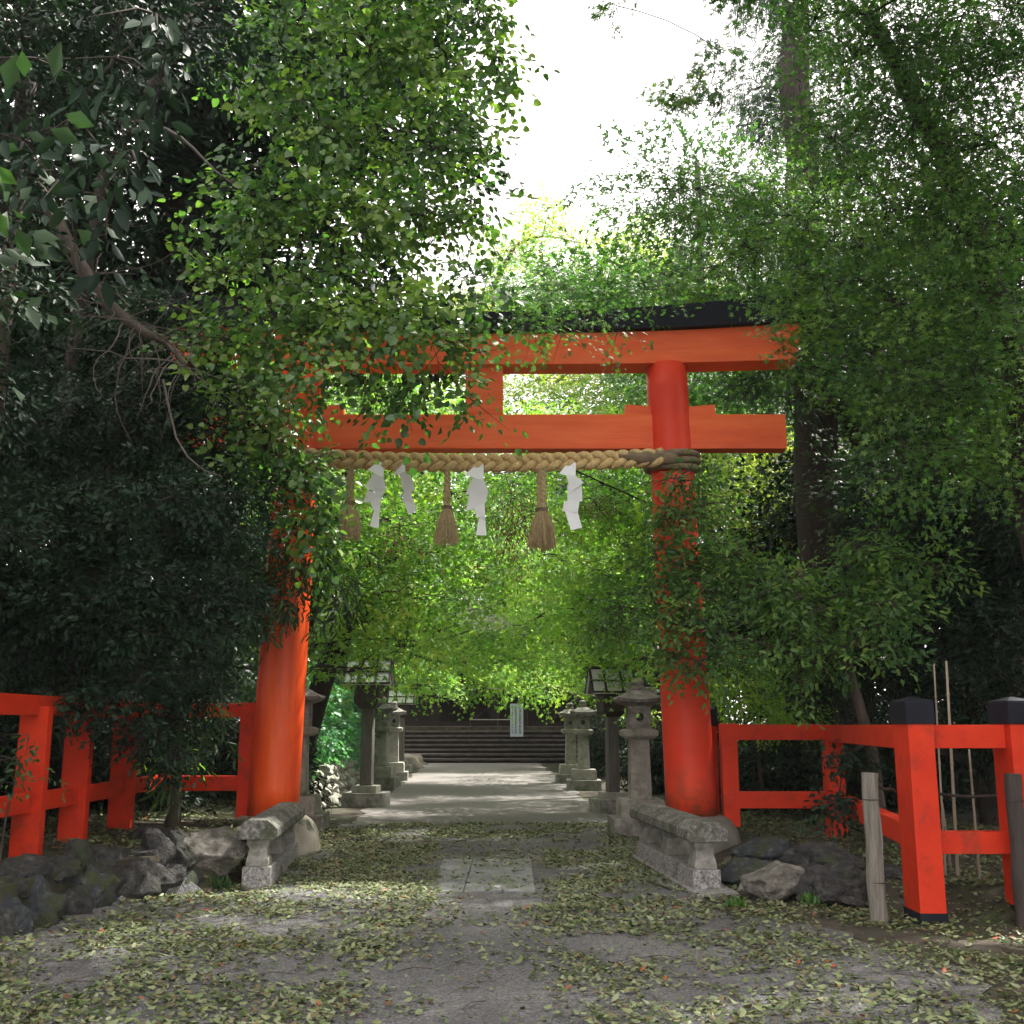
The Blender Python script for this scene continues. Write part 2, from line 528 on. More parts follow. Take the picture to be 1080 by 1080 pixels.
def clump_leaves(clumps, size, shape, lai, droop=0.2, upness=0.8, L=14, spray=6.0, shell=0.45, tilt=0.0):
    """clumps: (centre, (rx,ry,rz)).  returns P, D, N, S, rnd and twig segments"""
    Ps, Ds, Ns, Ss, Rr, tw = [], [], [], [], [], []
    for cc in clumps:
        c, r = cc[0], cc[1]
        c = np.array(c)
        r = np.array(r)
        area = PI * r[0] * (r[1] + r[2]) / 2
        nl = int(lai * area / (size * size * FACT[shape]))
        ns = max(3, nl // L)
        u = unit(RS.normal(size=(ns, 3)))
        # lumpy radius
        ph = RS.rand(6) * 6.28
        lump = 1 + 0.22 * np.sin(u[:, 0] * 4 + ph[0]) * np.sin(u[:, 1] * 4 + ph[1]) + 0.18 * np.sin(u[:, 2] * 6 + ph[2] + u[:, 0] * 3)
        rad = RS.rand(ns) ** shell * lump
        O = c + u * r * rad[:, None]
        d = unit(u * np.array([1, 1, .45]) + RS.normal(size=(ns, 3)) * .45 + np.array([0, 0, -droop]))
        n = unit(np.array([0, -tilt, 1.0]) * upness + u * (1 - upness) + RS.normal(size=(ns, 3)) * .28)
        n = unit(n - d * np.sum(n * d, axis=1, keepdims=True))
        b = np.cross(n, d)
        slen = size * spray * (0.6 + 0.8 * RS.rand(ns))
        t = (np.arange(L) + .5) / L
        t = t[None, :] + RS.normal(size=(ns, L)) * .03
        side = np.where(np.arange(L) % 2 == 0, 1.0, -1.0)[None, :] * np.ones((ns, 1))
        spread = (0.5 - 0.25 * t)
        P = O[:, None, :] + d[:, None, :] * (t * slen[:, None])[:, :, None] + b[:, None, :] * (side * spread * slen[:, None] * (.15 + .5 * RS.rand(ns, L)))[:, :, None]
        P = P + n[:, None, :] * (RS.normal(size=(ns, L)) * size * .45)[:, :, None]
        P[:, :, 2] -= (t ** 2) * slen[:, None] * droop * .6
        LD = d[:, None, :] * (.75) + b[:, None, :] * (side * .8)[:, :, None] + RS.normal(size=(ns, L, 3)) * .3
        LD[:, :, 2] -= droop * .8
        LN = n[:, None, :] + RS.normal(size=(ns, L, 3)) * .38
        S = size * (0.6 + .7 * RS.rand(ns, L))
        sh = np.clip(RS.normal(0, .24) + RS.normal(.45, .2, size=(ns, 1)) + RS.normal(0, .13, size=(ns, L)), 0, 1)
        Ps.append(P.reshape(-1, 3)); Ds.append(LD.reshape(-1, 3)); Ns.append(LN.reshape(-1, 3)); Ss.append(S.reshape(-1)); Rr.append(sh.reshape(-1))
        k = min(ns, max(4, ns // 6))
        for i in RS.choice(ns, k, replace=False):
            tw.append((tuple(c + (O[i] - c) * .15), tuple(O[i] * .5 + c * .5 + RS.normal(size=3) * .06 * r), tuple(O[i] + d[i] * slen[i] * .6)))
    return np.concatenate(Ps), np.concatenate(Ds), np.concatenate(Ns), np.concatenate(Ss), np.concatenate(Rr), tw


def limb_path(a, b, sag=0.0, wob=0.12, n=7, rs=random):
    a, b = Vector(a), Vector(b)
    L = (b - a).length
    pts = []
    w1 = Vector((rs.uniform(-1, 1), rs.uniform(-1, 1), rs.uniform(-.6, .6))) * L * wob
    w2 = Vector((rs.uniform(-1, 1), rs.uniform(-1, 1), rs.uniform(-.6, .6))) * L * wob * .5
    for i in range(n):
        t = i / (n - 1)
        p = a.lerp(b, t)
        p += w1 * math.sin(t * PI) + w2 * math.sin(t * 2 * PI)
        p.z += L * .08 * math.sin(t * PI) - sag * L * t * t * .0
        pts.append(p)
    return pts


SPEC = {
    # size, shape, lai, droop, upness, L, spray, shell, material
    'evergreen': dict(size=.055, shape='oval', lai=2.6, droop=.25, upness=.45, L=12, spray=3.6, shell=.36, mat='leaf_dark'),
    'evergreen_mid': dict(size=.07, shape='oval', lai=2.4, droop=.25, upness=.55, L=12, spray=4.0, shell=.4, mat='leaf_dark2'),
    'heartleaf': dict(tilt=.5, size=.085, shape='heart', lai=2.5, droop=.35, upness=.65, L=14, spray=6.5, shell=.5, mat='leaf_bright'),
    'maple': dict(tilt=.35, size=.072, shape='maple', lai=2.3, droop=.12, upness=.9, L=16, spray=7, shell=.5, mat='leaf_maple'),
    'maple_far': dict(tilt=.55, size=.115, shape='maple3', lai=1.75, droop=.12, upness=.9, L=14, spray=6, shell=.5, mat='leaf_lime'),
    'maple_yellow': dict(tilt=.4, size=.12, shape='maple3', lai=1.5, droop=.1, upness=.85, L=14, spray=6, shell=.5, mat='leaf_yellow'),
    'slender': dict(size=.13, shape='long', lai=1.3, droop=.9, upness=.6, L=10, spray=1.8, shell=.45, mat='leaf_dark2'),
    'bigleaf': dict(size=.15, shape='long', lai=1.1, droop=.9, upness=.6, L=8, spray=2.4, shell=.5, mat='leaf_dark2'),
    'cedar': dict(size=.16, shape='needle', lai=2.4, droop=.5, upness=.7, L=12, spray=2.6, shell=.5, mat='leaf_cedar'),
    'forest': dict(size=.16, shape='tri', lai=2.2, droop=.2, upness=.6, L=12, spray=4, shell=.36, mat='leaf_dark2'),
    'forest_dark': dict(size=.15, shape='tri', lai=2.4, droop=.2, upness=.6, L=12, spray=4, shell=.36, mat='leaf_dark'),
}


def plant(name, label, cat, trunk, trunk_r, clumps, spec, group=None, limb_k=1.0, bark='bark', over=None, twigs=True, stem_name='trunk', attach=-.35):
    """trunk: list of world points (first is the foot). clumps: list of (Vector centre, (rx,ry,rz))"""
    sp = dict(SPEC[spec])
    if over: sp.update(over)
    base = Vector(trunk[0])
    root = empty(name, base)
    tag(root, label, cat, group)
    rs = random.Random(hash(label) % 9999 if False else sum(map(ord, label)))
    loc = lambda p: Vector(p) - base
    # trunk
    tp = [Vector(p) for p in trunk]
    dense = []
    for i in range(len(tp) - 1):
        for k in range(6):
            dense.append(tp[i].lerp(tp[i + 1], k / 6) + Vector((rs.uniform(-1, 1), rs.uniform(-1, 1), 0)) * trunk_r * .12)
    dense.append(tp[-1])
    n = len(dense)
    mb = MB()
    rad = [trunk_r * (1.35 if i == 0 else 1.12 if i == 1 else 1.0) * (1 - .62 * i / (n - 1)) for i in range(n)]
    mb.tube([loc(p) for p in dense], rad, 12)
    mb.build(stem_name, M[bark], root, smooth=True)
    # limbs
    lb = MB()
    nodes = [(dense[i], rad[i], 0.0) for i in range(n // 4, n)]
    main = [cc for cc in clumps if len(cc) == 2]
    main.sort(key=lambda cc: min((Vector(cc[0]) - q[0]).length for q in nodes[:n]))
    for cc in main:
        c = Vector(cc[0])
        bi, bc = 0, 1e9
        for i, (q, r_, pl) in enumerate(nodes):
            d_ = c - q
            L = d_.length
            cost = L + .30 * pl + max(0, -d_.z) * .35 * (0 if attach > 0 else 1) + (L * .25 if d_.z < 0 and attach < 0 else 0)
            if cost < bc:
                bi, bc = i, cost
        a, r_, pl = nodes[bi]
        L = (c - a).length
        rr = min(r_ * .72, (.010 + .012 * L) * limb_k * 1.6 + .004)
        m_ = max(5, int(L / .35) + 3)
        pts = limb_path(a, c, n=m_, rs=rs, wob=.10)
        rads = [max(.004, rr * (1 - .72 * i / (m_ - 1))) for i in range(m_)]
        lb.tube([loc(p) for p in pts], rads, 6)
        for i in range(1, m_):
            nodes.append((pts[i], rads[i], pl + L * i / (m_ - 1)))
    for cc in clumps:
        if len(cc) == 3:
            pts = limb_path(cc[2], cc[0], n=4, rs=rs)
            lb.tube([loc(p) for p in pts], [.011, .009, .007, .004], 5)
    P, D, N, S, R, tw = clump_leaves(clumps, sp['size'], sp['shape'], sp['lai'], sp['droop'], sp['upness'], sp['L'], sp['spray'], sp['shell'], sp.get('tilt', 0))
    if twigs:
        for a, b, c in tw:
            lb.tube([loc(a), loc(b), loc(c)], [max(.004, sp['size'] * .09), max(.003, sp['size'] * .06), .0015], 4, cap=False)
    lb.build('branches', M[bark], root)
    P = P - np.array(base)
    keep = P[:, 2] + base[2] > 0.06
    LEAFCOUNT[0] += len(P)
    leaf_object('crown' if cat == 'tree' else 'foliage', P[keep], D[keep], N[keep], S[keep], sp['shape'], M[sp['mat']], root, R[keep])
    return root


def C(px, py, D, rpx, flat=.75, depth=1.0):
    """clump given by photo pixel, distance and radius in pixels"""
    r = rpx * D / FPX
    return (at(px, py, D), (r, r * depth, r * flat))


def lumpy(cl, n=7, k=.45, core=.75, skip=None):
    """break each clump into a core with smaller lobes over its surface"""
    out_ = []
    for c, r in cl:
        c = Vector(c)
        if (skip and skip(c)):
            out_.append((c, r))
            continue
        out_.append((c, (r[0] * core, r[1] * core, r[2] * core)))
        for i in range(n):
            u = Vector(RS.normal(size=3)).normalized()
            q = k * RS.uniform(.7, 1.25)
            out_.append((c + Vector((u.x * r[0] * .7, u.y * r[1] * .7, u.z * r[2] * .8)), (r[0] * q, r[1] * q, r[2] * q * .8), c))
    return out_


# ------------------------------------------------------------------ GROUND
def gh(x, y):
    """terrain height"""
    h = 0.0
    # left raised bed
    xe = -3.75 if y < 10 else (-3.75 + (y - 10) * 1.0 if y < 11 else -2.75)
    if y > 14.5: xe = -3.4 - min(1, (y - 14.5) / 4) * .2
    t = (xe - x) / .25
    t = max(0, min(1, t))
    h = max(h, .36 * t * t * (3 - 2 * t) + max(0, min(1.2, (xe - .6 - x) * .06)))
    # right raised bed
    if y > 9.2:
        ye = 10.9 - max(0, (x - 2.0)) * 1.0
        t = min((x - 2.15) / .6, (y - ye) / .9)
        t = max(0, min(1, t))
        h = max(h, .15 * t * t * (3 - 2 * t) + max(0, min(1.2, (x - 3.2) * .05)) * t)
    h += .02 * mnoise.noise(Vector((x * .9, y * .9, 0))) * (1 if h > .03 else .15)
    return h


def make_ground():
    xs = list(np.linspace(-14, 14, 169))
    xs = [-300, -120, -60, -30, -20] + xs + [20, 30, 60, 120, 300]
    ys = [-300, -100, -40, -15] + list(np.linspace(-6, 24, 181)) + list(np.linspace(25, 60, 36)) + [80, 120, 200, 400]
    V, F = [], []
    for y in ys:
        for x in xs:
            V.append((x, y, gh(x, y)))
    w = len(xs)
    for j in range(len(ys) - 1):
        for i in range(w - 1):
            F.append((j * w + i, j * w + i + 1, (j + 1) * w + i + 1, (j + 1) * w + i))
    me = bpy.data.meshes.new('ground')
    me.from_pydata(V, [], F)
    me.polygons.foreach_set('use_smooth', [True] * len(me.polygons))
    o = link_mesh(me, 'ground', M['soil'])
    tag(o, kind='structure')


make_ground()


def path_edges(y):
    """left and right edge of the approach path"""
    wob = .07 * math.sin(y * 1.7) + .05 * math.sin(y * 4.1 + 1)
    if y < 10.4:
        xl = -3.72
    elif y < 11:
        xl = -3.72 + (y - 10.4) * 1.7
    elif y < 14:
        xl = -2.7
    else:
        xl = -2.5 - (y - 14) * .03
    if y < 8.6:
        xr = 2.5 + .05 * (8.6 - y)
    elif y < 10.8:
        xr = 2.5 - (y - 8.6) * .30
    elif y < 14.2:
        xr = 1.84
    else:
        xr = 1.75 - (y - 14.2) * .02
    if y < 10.4:
        xr += .28 * math.sin(y * 1.1) + .12 * math.sin(y * 3.7) + .05 * math.sin(y * 11)
        xl += .04 * math.sin(y * 9)
    return xl + wob, xr + wob


def make_path():
    V, F = [], []
    ys = list(np.linspace(-12, 24, 217)) + list(np.linspace(24.5, 47, 46))
    K = 12
    for y in ys:
        a, b = path_edges(y)
        for i in range(K + 1):
            x = a + (b - a) * i / K
            V.append((x, y, max(gh(x, y), 0) + .008))
    for j in range(len(ys) - 1):
        for i in range(K):
            q = j * (K + 1) + i
            F.append((q, q + 1, q + K + 2, q + K + 1))
    me = bpy.data.meshes.new('path')
    me.from_pydata(V, [], F)
    o = link_mesh(me, 'path', M['path'])
    tag(o, kind='structure')


make_path()

# paving slabs set flush in the path between the balustrades
mb = MB()
for (x0, x1, y0, y1) in ((-.80, -.46, 10.75, 13.3), (-.452, .22, 10.75, 12.0), (-.452, .22, 12.012, 13.3)):
    mb.box(((x0 + x1) / 2, (y0 + y1) / 2, .008), (x1 - x0 - .008, y1 - y0 - .008, .02))
o = mb.build('paving', M['slab'], bevel=.003)
tag(o, kind='structure')

# ------------------------------------------------------------------ TORII
TY = 14.0
XC = -.37   # centre of the gate


def torii():
    root = empty('torii_gate', (XC, TY, 0))
    tag(root, 'tall vermilion torii gate with black capped lintel standing across the path', 'torii gate')
    hb, ht = 2.60, 2.44
    ztop = 6.28
    for s in (-1, 1):
        mb = MB()
        rings = []
        for i in range(17):
            t = i / 16
            z = .42 + (ztop - .42) * t
            x = s * (hb + (ht - hb) * t)
            r = .315 - .045 * t
            rings.append([(x + r * math.cos(2 * PI * k / 48), r * math.sin(2 * PI * k / 48), z) for k in range(48)])
        mb.loft(rings)
        p = mb.build('pillar', M['vermilion'] if s < 0 else M['vermilion_right'], root, smooth=True)
        if s > 0:
            p['label'] = 'right pillar with dark mildew stain near its foot'
        # dome foot stone
        mb = MB()
        prof = [(.60, 0.0), (.60, .06)]
        for k in range(10):
            a = k / 9 * PI / 2
            prof.append((.34 + .25 * math.cos(a) if k else .59, .10 + .36 * math.sin(a)))
        prof.append((.2, .462))
        mb.lathe(prof, 40, (s * hb, 0, 0))
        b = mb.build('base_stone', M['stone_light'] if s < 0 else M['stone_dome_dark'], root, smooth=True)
    # kasagi + shimaki : curved along x
    hl = 4.15

    def beam(z0f, z1f, y0, y1, name, mat, hl, seg=40, ends=.0):
        mb = MB()
        rings = []
        for i in range(seg + 1):
            x = -hl + 2 * hl * i / seg
            k = (abs(x) / hl) ** 2.2
            z0, z1 = z0f + .07 * k, z1f + .15 * k
            e = 0
            rings.append([(x, -y0, z0), (x, -y1, z1), (x, y1, z1), (x, y0, z0)])
        # angled end cuts: upper edge reaches further out
        for r_, sgn in ((rings[0], -1), (rings[-1], 1)):
            r_[1] = (r_[1][0] + sgn * ends, r_[1][1], r_[1][2])
            r_[2] = (r_[2][0] + sgn * ends, r_[2][1], r_[2][2])
        mb.loft(rings)
        return mb.build(name, mat, root, bevel=.008)
    beam(6.24, 6.66, .21, .23, 'lintel', M['vermilion_beam'], hl, ends=.08)
    # black roof cap: ridge section
    mb = MB()
    rings = []
    for i in range(41):
        x = -4.32 + 8.64 * i / 40
        k = (abs(x) / 4.32) ** 2.2
        z = 6.664 + .15 * k
        h = .28 + .16 * k
        rings.append([(x, -.33, z + .005), (x, -.36, z + h - .02), (x, 0, z + h + .05), (x, .36, z + h - .02), (x, .33, z + .005)])
    mb.loft(rings)
    mb.build('roof_cap', M['black_metal'], root, bevel=.01)
    # tie beam
    mb = MB()
    mb.box((0, 0, 5.345), (7.96, .26, .47))
    mb.build('tie_beam', M['vermilion_beam'], root, bevel=.02)
    # wedges above the tie beam each side of the pillars
    for s in (-1, 1):
        xp = s * 2.465
        for q in (-1, 1):
            mb = MB()
            x0, x1 = xp + q * .24, xp + q * .60
            rings = []
            for yy in (-.11, .11):
                rings.append([(x0, yy, 5.582), (x1, yy, 5.582), (x1 - q * .01, yy, 5.72), (x0, yy, 5.69)])
            mb.loft(rings)
            mb.build('wedge', M['vermilion_beam'], root, bevel=.006)
    mb = MB()
    mb.box((.0, 0, 5.912), (.50, .24, .656))
    mb.build('centre_strut', M['vermilion_beam'], root, bevel=.012)
    return root


# right pillar paint, dirt rising from foot
def right_pillar_mat():
    m, nt, out = new_mat('vermilion_right')
    L = nt.links
    b = nt.nodes.new('ShaderNodeBsdfPrincipled')
    L.new(b.outputs[0], out.inputs['Surface'])
    g = nt.nodes.new('ShaderNodeNewGeometry')
    n = noise_node(nt, 1.8, 6, .65, g.outputs['Position'])
    r = ramp(nt, [(0.3, (0.60, 0.035, 0.015)), (0.7, (0.74, 0.06, 0.02))])
    L.new(n.outputs['Fac'], r.inputs['Fac'])
    s = nt.nodes.new('ShaderNodeSeparateXYZ')
    L.new(g.outputs['Position'], s.inputs[0])
    mr = nt.nodes.new('ShaderNodeMapRange')
    mr.inputs['From Min'].default_value = 1.15
    mr.inputs['From Max'].default_value = .5
    L.new(s.outputs['Z'], mr.inputs['Value'])
    n2 = noise_node(nt, 5, 6, .7, g.outputs['Position'])
    mu = nt.nodes.new('ShaderNodeMath')
    mu.operation = 'MULTIPLY'
    L.new(mr.outputs[0], mu.inputs[0])
    mr2 = nt.nodes.new('ShaderNodeMapRange')
    mr2.inputs['From Min'].default_value = .38
    mr2.inputs['From Max'].default_value = .6
    L.new(n2.outputs['Fac'], mr2.inputs['Value'])
    L.new(mr2.outputs[0], mu.inputs[1])
    mx = nt.nodes.new('ShaderNodeMix')
    mx.data_type = 'RGBA'
    L.new(mu.outputs[0], mx.inputs['Factor'])
    L.new(r.outputs[0], mx.inputs[6])
    mx.inputs[7].default_value = (.14, .06, .025, 1)
    L.new(mx.outputs[2], b.inputs['Base Color'])
    b.inputs['Roughness'].default_value = .48
    b.inputs['Specular IOR Level'].default_value = .25
    M['vermilion_right'] = m


right_pillar_mat()
torii()


# rope --------------------------------------------------------------
def rope_z(x):
    return 4.93 - .07 * math.cos((x - XC) / 2.2 * PI / 2) + .0


def braid(mb, path, amp, thick, rad, pitch, n=10, step=.025, fibres=True):
    """three strand plait along a function path(t)->Vector with t in metres"""
    L = path[1]
    f = path[0]
    steps = int(L / step)
    for k in range(3):
        ph = k * 2 * PI / 3
        pts = []
        rr = []
        for i in range(steps + 1):
            t = i * L / steps
            a = 2 * PI * t / pitch + ph
            p, side, nor = f(t)
            pts.append(p + side * amp * math.sin(a) + nor * thick * math.sin(2 * a))
            rr.append(rad)
        mb.tube(pts, rr, n)


def make_rope():
    root = empty('sacred_rope', (XC, TY - .36, 5.0))
    tag(root, 'thick plaited straw rope stretched beneath the red tie beam between the pillars', 'rope')
    mb = MB()
    base = root.location
    x0, x1 = -2.35, 2.30

    def f(t):
        x = XC + x0 + t
        return Vector((x, TY - .36, rope_z(x))) - base, Vector((0, 0, 1)), Vector((0, 1, 0))
    braid(mb, (f, x1 - x0), .078, .040, .050, .50)
    mb.build('plait', M['straw'], root, smooth=True)
    # older darker coils tying the rope to each pillar
    for s in (-1, 1):
        mb = MB()
        xp = XC + s * 2.48
        for j in range(3):
            pts = []
            for i in range(33):
                a = 2 * PI * i / 32
                R = .335
                pts.append(Vector((xp + R * math.cos(a), TY + R * math.sin(a), 4.93 + (j - 1) * .07 + .03 * math.sin(a + j))) - base)
            mb.tube(pts, .045, 8)
        # loose stub of rope lying against the front
        pts = [Vector((xp - s * (.75 - .11 * i), TY - .37 - .02 * math.sin(i), 4.93 + .02 * math.sin(i * 1.7))) - base for i in range(8)]
        mb.tube(pts, [.04, .06, .085, .10, .10, .09, .08, .05], 10)
        mb.build('rope_binding', M['straw_old'], root, smooth=True)
    # loose straw wisps
    mb = MB()
    for i in range(140):
        x = XC + random.uniform(x0, x1)
        a = random.uniform(0, 2 * PI)
        p = Vector((x, TY - .36 + .09 * math.cos(a), rope_z(x) + .11 * math.sin(a))) - base
        d = Vector((random.uniform(-.1, .1), random.uniform(-.06, .02), random.uniform(-.12, .05)))
        mb.tube([p, p + d * .5, p + d], .0025, 3)
    mb.build('straw_wisps', M['straw'], root)['kind'] = 'stuff'


make_rope()


def make_tassel():
    root = empty('straw_tassel')
    mb = MB()

    def f(t):
        return Vector((0, 0, -t)), Vector((1, 0, 0)), Vector((0, 1, 0))
    braid(mb, (f, .50), .030, .018, .028, .20, 8)
    mb.build('cord', M['straw_tassel'], root, smooth=True)
    mb = MB()
    for j in range(3):
        pts = [Vector((.06 * math.cos(2 * PI * i / 16), .06 * math.sin(2 * PI * i / 16), -.50 - j * .016)) for i in range(17)]
        mb.tube(pts, .010, 6)
    mb.build('binding', M['straw_old'], root, smooth=True)
    mb = MB()
    mb.lathe([(.04, -.49), (.05, -.60), (.07, -.74), (.085, -.84), (.04, -.88)], 12)
    rs = random.Random(5)
    for i in range(260):
        a = rs.uniform(0, 2 * PI)
        q = math.sqrt(rs.random())
        r0, r1 = .045 * q, .165 * q + rs.uniform(-.01, .02)
        ln = rs.uniform(.38, .52)
        p0 = Vector((r0 * math.cos(a), r0 * math.sin(a), -.49))
        p1 = Vector(((r0 + (r1 - r0) * .55) * math.cos(a) * 1.1, (r0 + (r1 - r0) * .55) * math.sin(a) * 1.1, -.49 - ln * .5))
        p2 = Vector((r1 * math.cos(a), r1 * math.sin(a), -.49 - ln))
        mb.tube([p0, p1, p2], [.006, .006, .004], 3)
    mb.build('skirt', M['straw_tassel'], root)
    return root


def make_shide(variant=0):
    """zigzag folded paper streamer, hanging down from the origin"""
    root = empty('paper_streamer')
    mb = MB()
    T = .002
    # crisp folded panels, each hanging from the corner of the one above
    if variant == 0:
        panels = [[(-.02, .03), (.05, .03), (.05, -.20), (-.13, -.12)], [(-.06, -.16), (.05, -.19), (.10, -.35), (-.13, -.37)],
                  [(-.09, -.36), (.10, -.33), (.05, -.52), (-.12, -.58)], [(-.06, -.50), (.06, -.48), (.07, -.68), (-.01, -.66)], [(.01, -.64), (.065, -.64), (.08, -.90), (-.02, -.90)]]
    else:
        panels = [[(-.03, .03), (.05, .03), (.04, -.17), (-.12, -.13)], [(-.05, -.14), (.04, -.15), (.12, -.25), (-.01, -.36)],
                  [(-.04, -.27), (.10, -.25), (.11, -.47), (-.04, -.49)], [(-.07, -.47), (.08, -.46), (.06, -.62), (-.09, -.60)], [(-.07, -.58), (.06, -.60), (.10, -.82), (-.01, -.86)]]
    for i, q in enumerate(panels):
        sg_ = (-1) ** i
        ring = []
        for yy in (0, T):
            ring.append([(x, yy + sg_ * (.006 + .16 * x) + .03 * math.sin(z * 9), z) for x, z in q])
        mb.loft(ring)
    mb.build('folded_paper', M['paper'], root)
    return root


proto = make_tassel()
tl = [(370, 'straw tassel nearest the left pillar, half veiled by leaves'),
      (472, 'middle straw tassel hanging left of the central white streamer'),
      (571, 'straw tassel hanging nearest the right pillar, widest skirt')]
for i, (px, lab) in enumerate(tl):
    o = proto if i == 0 else copy_tree(proto)
    p = at(px, 497, TY - .36)
    o.location = (p.x, TY - .38, rope_z(p.x) - .08)
    o.rotation_euler = (0, 0, i * 1.3)
    k = (.97, 1.0, 1.07)[i]
    o.scale = (k * (1.0 if i < 2 else 1.15), k, k)
    tag(o, lab, 'tassel', 'straw tassels hanging from the plaited rope')
sh_a, sh_b = make_shide(0), make_shide(1)
sl = [(402, sh_a, 0.25, .92, 'white zigzag paper streamer at the left end of the rope'),
      (424, sh_b, -.5, .80, 'short twisted white paper streamer beside the leftmost one'),
      (505, sh_a, 0.0, 1.0, 'white zigzag paper streamer in the middle of the rope'),
      (602, sh_b, 0.0, 1.0, 'white zigzag paper streamer nearest the right pillar')]
used = set()
for px, pr, rz, k, lab in sl:
    o = pr if pr.name not in used else copy_tree(pr)
    used.add(pr.name)
    p = at(px, 492, TY - .36)
    o.location = (p.x, TY - .44, rope_z(p.x) - .06)
    o.rotation_euler = (0, (0.12 if px == 402 else -.22 if px == 424 else 0), rz)
    o.scale = (k * 1.3, k, k)
    tag(o, lab, 'paper streamer', 'white paper streamers hanging from the rope')

# ------------------------------------------------------------------ STONE BALUSTRADES


def balustrade(label, near, far, w=.27, slab=False):
    near, far = Vector(near), Vector(far)
    d = far - near
    L = d.length
    rz = math.atan2(d.y, d.x) - PI / 2
    root = empty('stone_balustrade', near, rz)
    tag(root, label, 'balustrade', 'low stone balustrades in front of the gate')
    mb = MB()
    mb.box((0, L * .27, .105), (w, L * .54 - .004, .21))
    mb.box((0, L * .77, .105), (w, L * .46 - .004, .21))
    mb.build('plinth', M['stone_speckle'], root, bevel=.012)
    for yy in (.16, L * .5, L - .18):
        mb = MB()
        hx = w * .40
        prof = [(.0, 1.0), (.05, .98), (.12, .84), (.17, .80), (.21, .98), (.26, 1.0)]
        rings = []
        for z, k in prof:
            a, b = hx * k, .13 * k
            rings.append([(-a, yy - b, .212 + z), (a, yy - b, .212 + z), (a, yy + b, .212 + z), (-a, yy + b, .212 + z)])
        mb.loft(rings)
        mb.build('baluster', M['stone'], root, bevel=.008)
    mb = MB()
    hw = w * .5 + .06
    prof = [(-hw * .92, .474), (hw * .92, .474), (hw, .495), (hw, .575), (hw * .5, .652), (-hw * .5, .652), (-hw, .575), (-hw, .495)]
    rings = [[(x, yy, z) for x, z in prof] for yy in np.linspace(-.07, L + .05, 2)]
    mb.loft(rings)
    mb.build('coping', M['stone_mossy'], root, bevel=.005)
    if slab:
        mb = MB()
        mb.box((.02, L * .5 - .1, .014), (w + .14, L + .42, .052))
        mb.build('footing_slab', M['stone_speckle'], root, bevel=.006)
    return root


balustrade('lichen spotted stone balustrade before the left pillar, beside the big boulder', (-2.46, 10.95, 0), (-2.66, 13.4, 0))
balustrade('dark weathered stone balustrade before the right pillar, on a footing slab', (1.84, 10.75, 0), (1.60, 13.4, 0), slab=True)

# flagstones with a drain groove left of the right balustrade
mb = MB()
mb.loft([[(1.00, 12.9, .002), (1.55, 10.95, .002), (1.60, 10.95, .002), (1.36, 13.0, .002)], [(1.00, 12.9, .024), (1.55, 10.95, .024), (1.60, 10.95, .024), (1.36, 13.0, .024)]])
mb.loft([[(.62, 12.9, .002), (.62 + .45, 11.6, .002), (1.29, 11.6, .002), (.94, 12.9, .002)], [(.62, 12.9, .020), (.62 + .45, 11.6, .020), (1.29, 11.6, .020), (.94, 12.9, .020)]])
o = mb.build('paving_by_balustrade', M['slab'], bevel=.003)
o.name = 'paving'
tag(o, kind='structure')
mb = MB()
mb.loft([[(.945, 12.9, .003), (1.50, 10.9, .003), (1.535, 10.9, .003), (.99, 12.9, .003)], [(.945, 12.9, .014), (1.50, 10.9, .014), (1.535, 10.9, .014), (.99, 12.9, .014)]])
o = mb.build('drain_channel', M['bark_dark'])
tag(o, kind='structure')


# ------------------------------------------------------------------ FENCES
def box_between(mb, a, b, w, h):
    """bar of section w (horizontal) x h (vertical) from a to b, z of top given"""
    a, b = Vector(a), Vector(b)
    d = (b - a)
    s = Vector((d.y, -d.x, 0)).normalized() * w / 2
    r = []
    for p in (a, b):
        r.append([p - s - Vector((0, 0, h)), p + s - Vector((0, 0, h)), p + s, p - s])
    mb.loft(r)


def fence(name, label, posts, caps, rails, post_w, lean=None):
    root = empty(name, posts[0][0])
    tag(root, label, 'fence', 'vermilion fences beside the gate')
    b = Vector(posts[0][0])
    for i, (p, ztop) in enumerate(posts):
        p = Vector(p)
        mb = MB()
        w = post_w[i]
        mb.box((p.x - b.x, p.y - b.y, (p.z - .1 + ztop) / 2 - b.z), (w[0], w[1], ztop - p.z + .1))
        mb.build('post', M['vermilion_fence'], root, bevel=.008)
        if caps[i]:
            mb = MB()
            mb.box((p.x - b.x, p.y - b.y, p.z - .06 - b.z), (w[0] + .012, w[1] + .012, .20))
            mb.build('post_shoe', M['black_metal'], root, bevel=.004)
            mb = MB()
            hw = w[0] / 2 + .012
            hy = w[1] / 2 + .012
            c = (p.x - b.x, p.y - b.y)
            z0 = ztop - b.z
            rr = []
            for k, zz in ((1, 0), (1, .17), (.96, .19), (.1, .225)):
                rr.append([(c[0] - hw * k, c[1] - hy * k, z0 + zz - .02), (c[0] + hw * k, c[1] - hy * k, z0 + zz - .02), (c[0] + hw * k, c[1] + hy * k, z0 + zz - .02), (c[0] - hw * k, c[1] + hy * k, z0 + zz - .02)])
            mb.loft(rr)
            mb.build('post_cap', M['black_metal'], root, bevel=.004)
    for a, c, w, h in rails:
        mb = MB()
        box_between(mb, Vector(a) - b, Vector(c) - b, w, h)
        mb.build('rail', M['vermilion_fence'], root, bevel=.006)
    return root


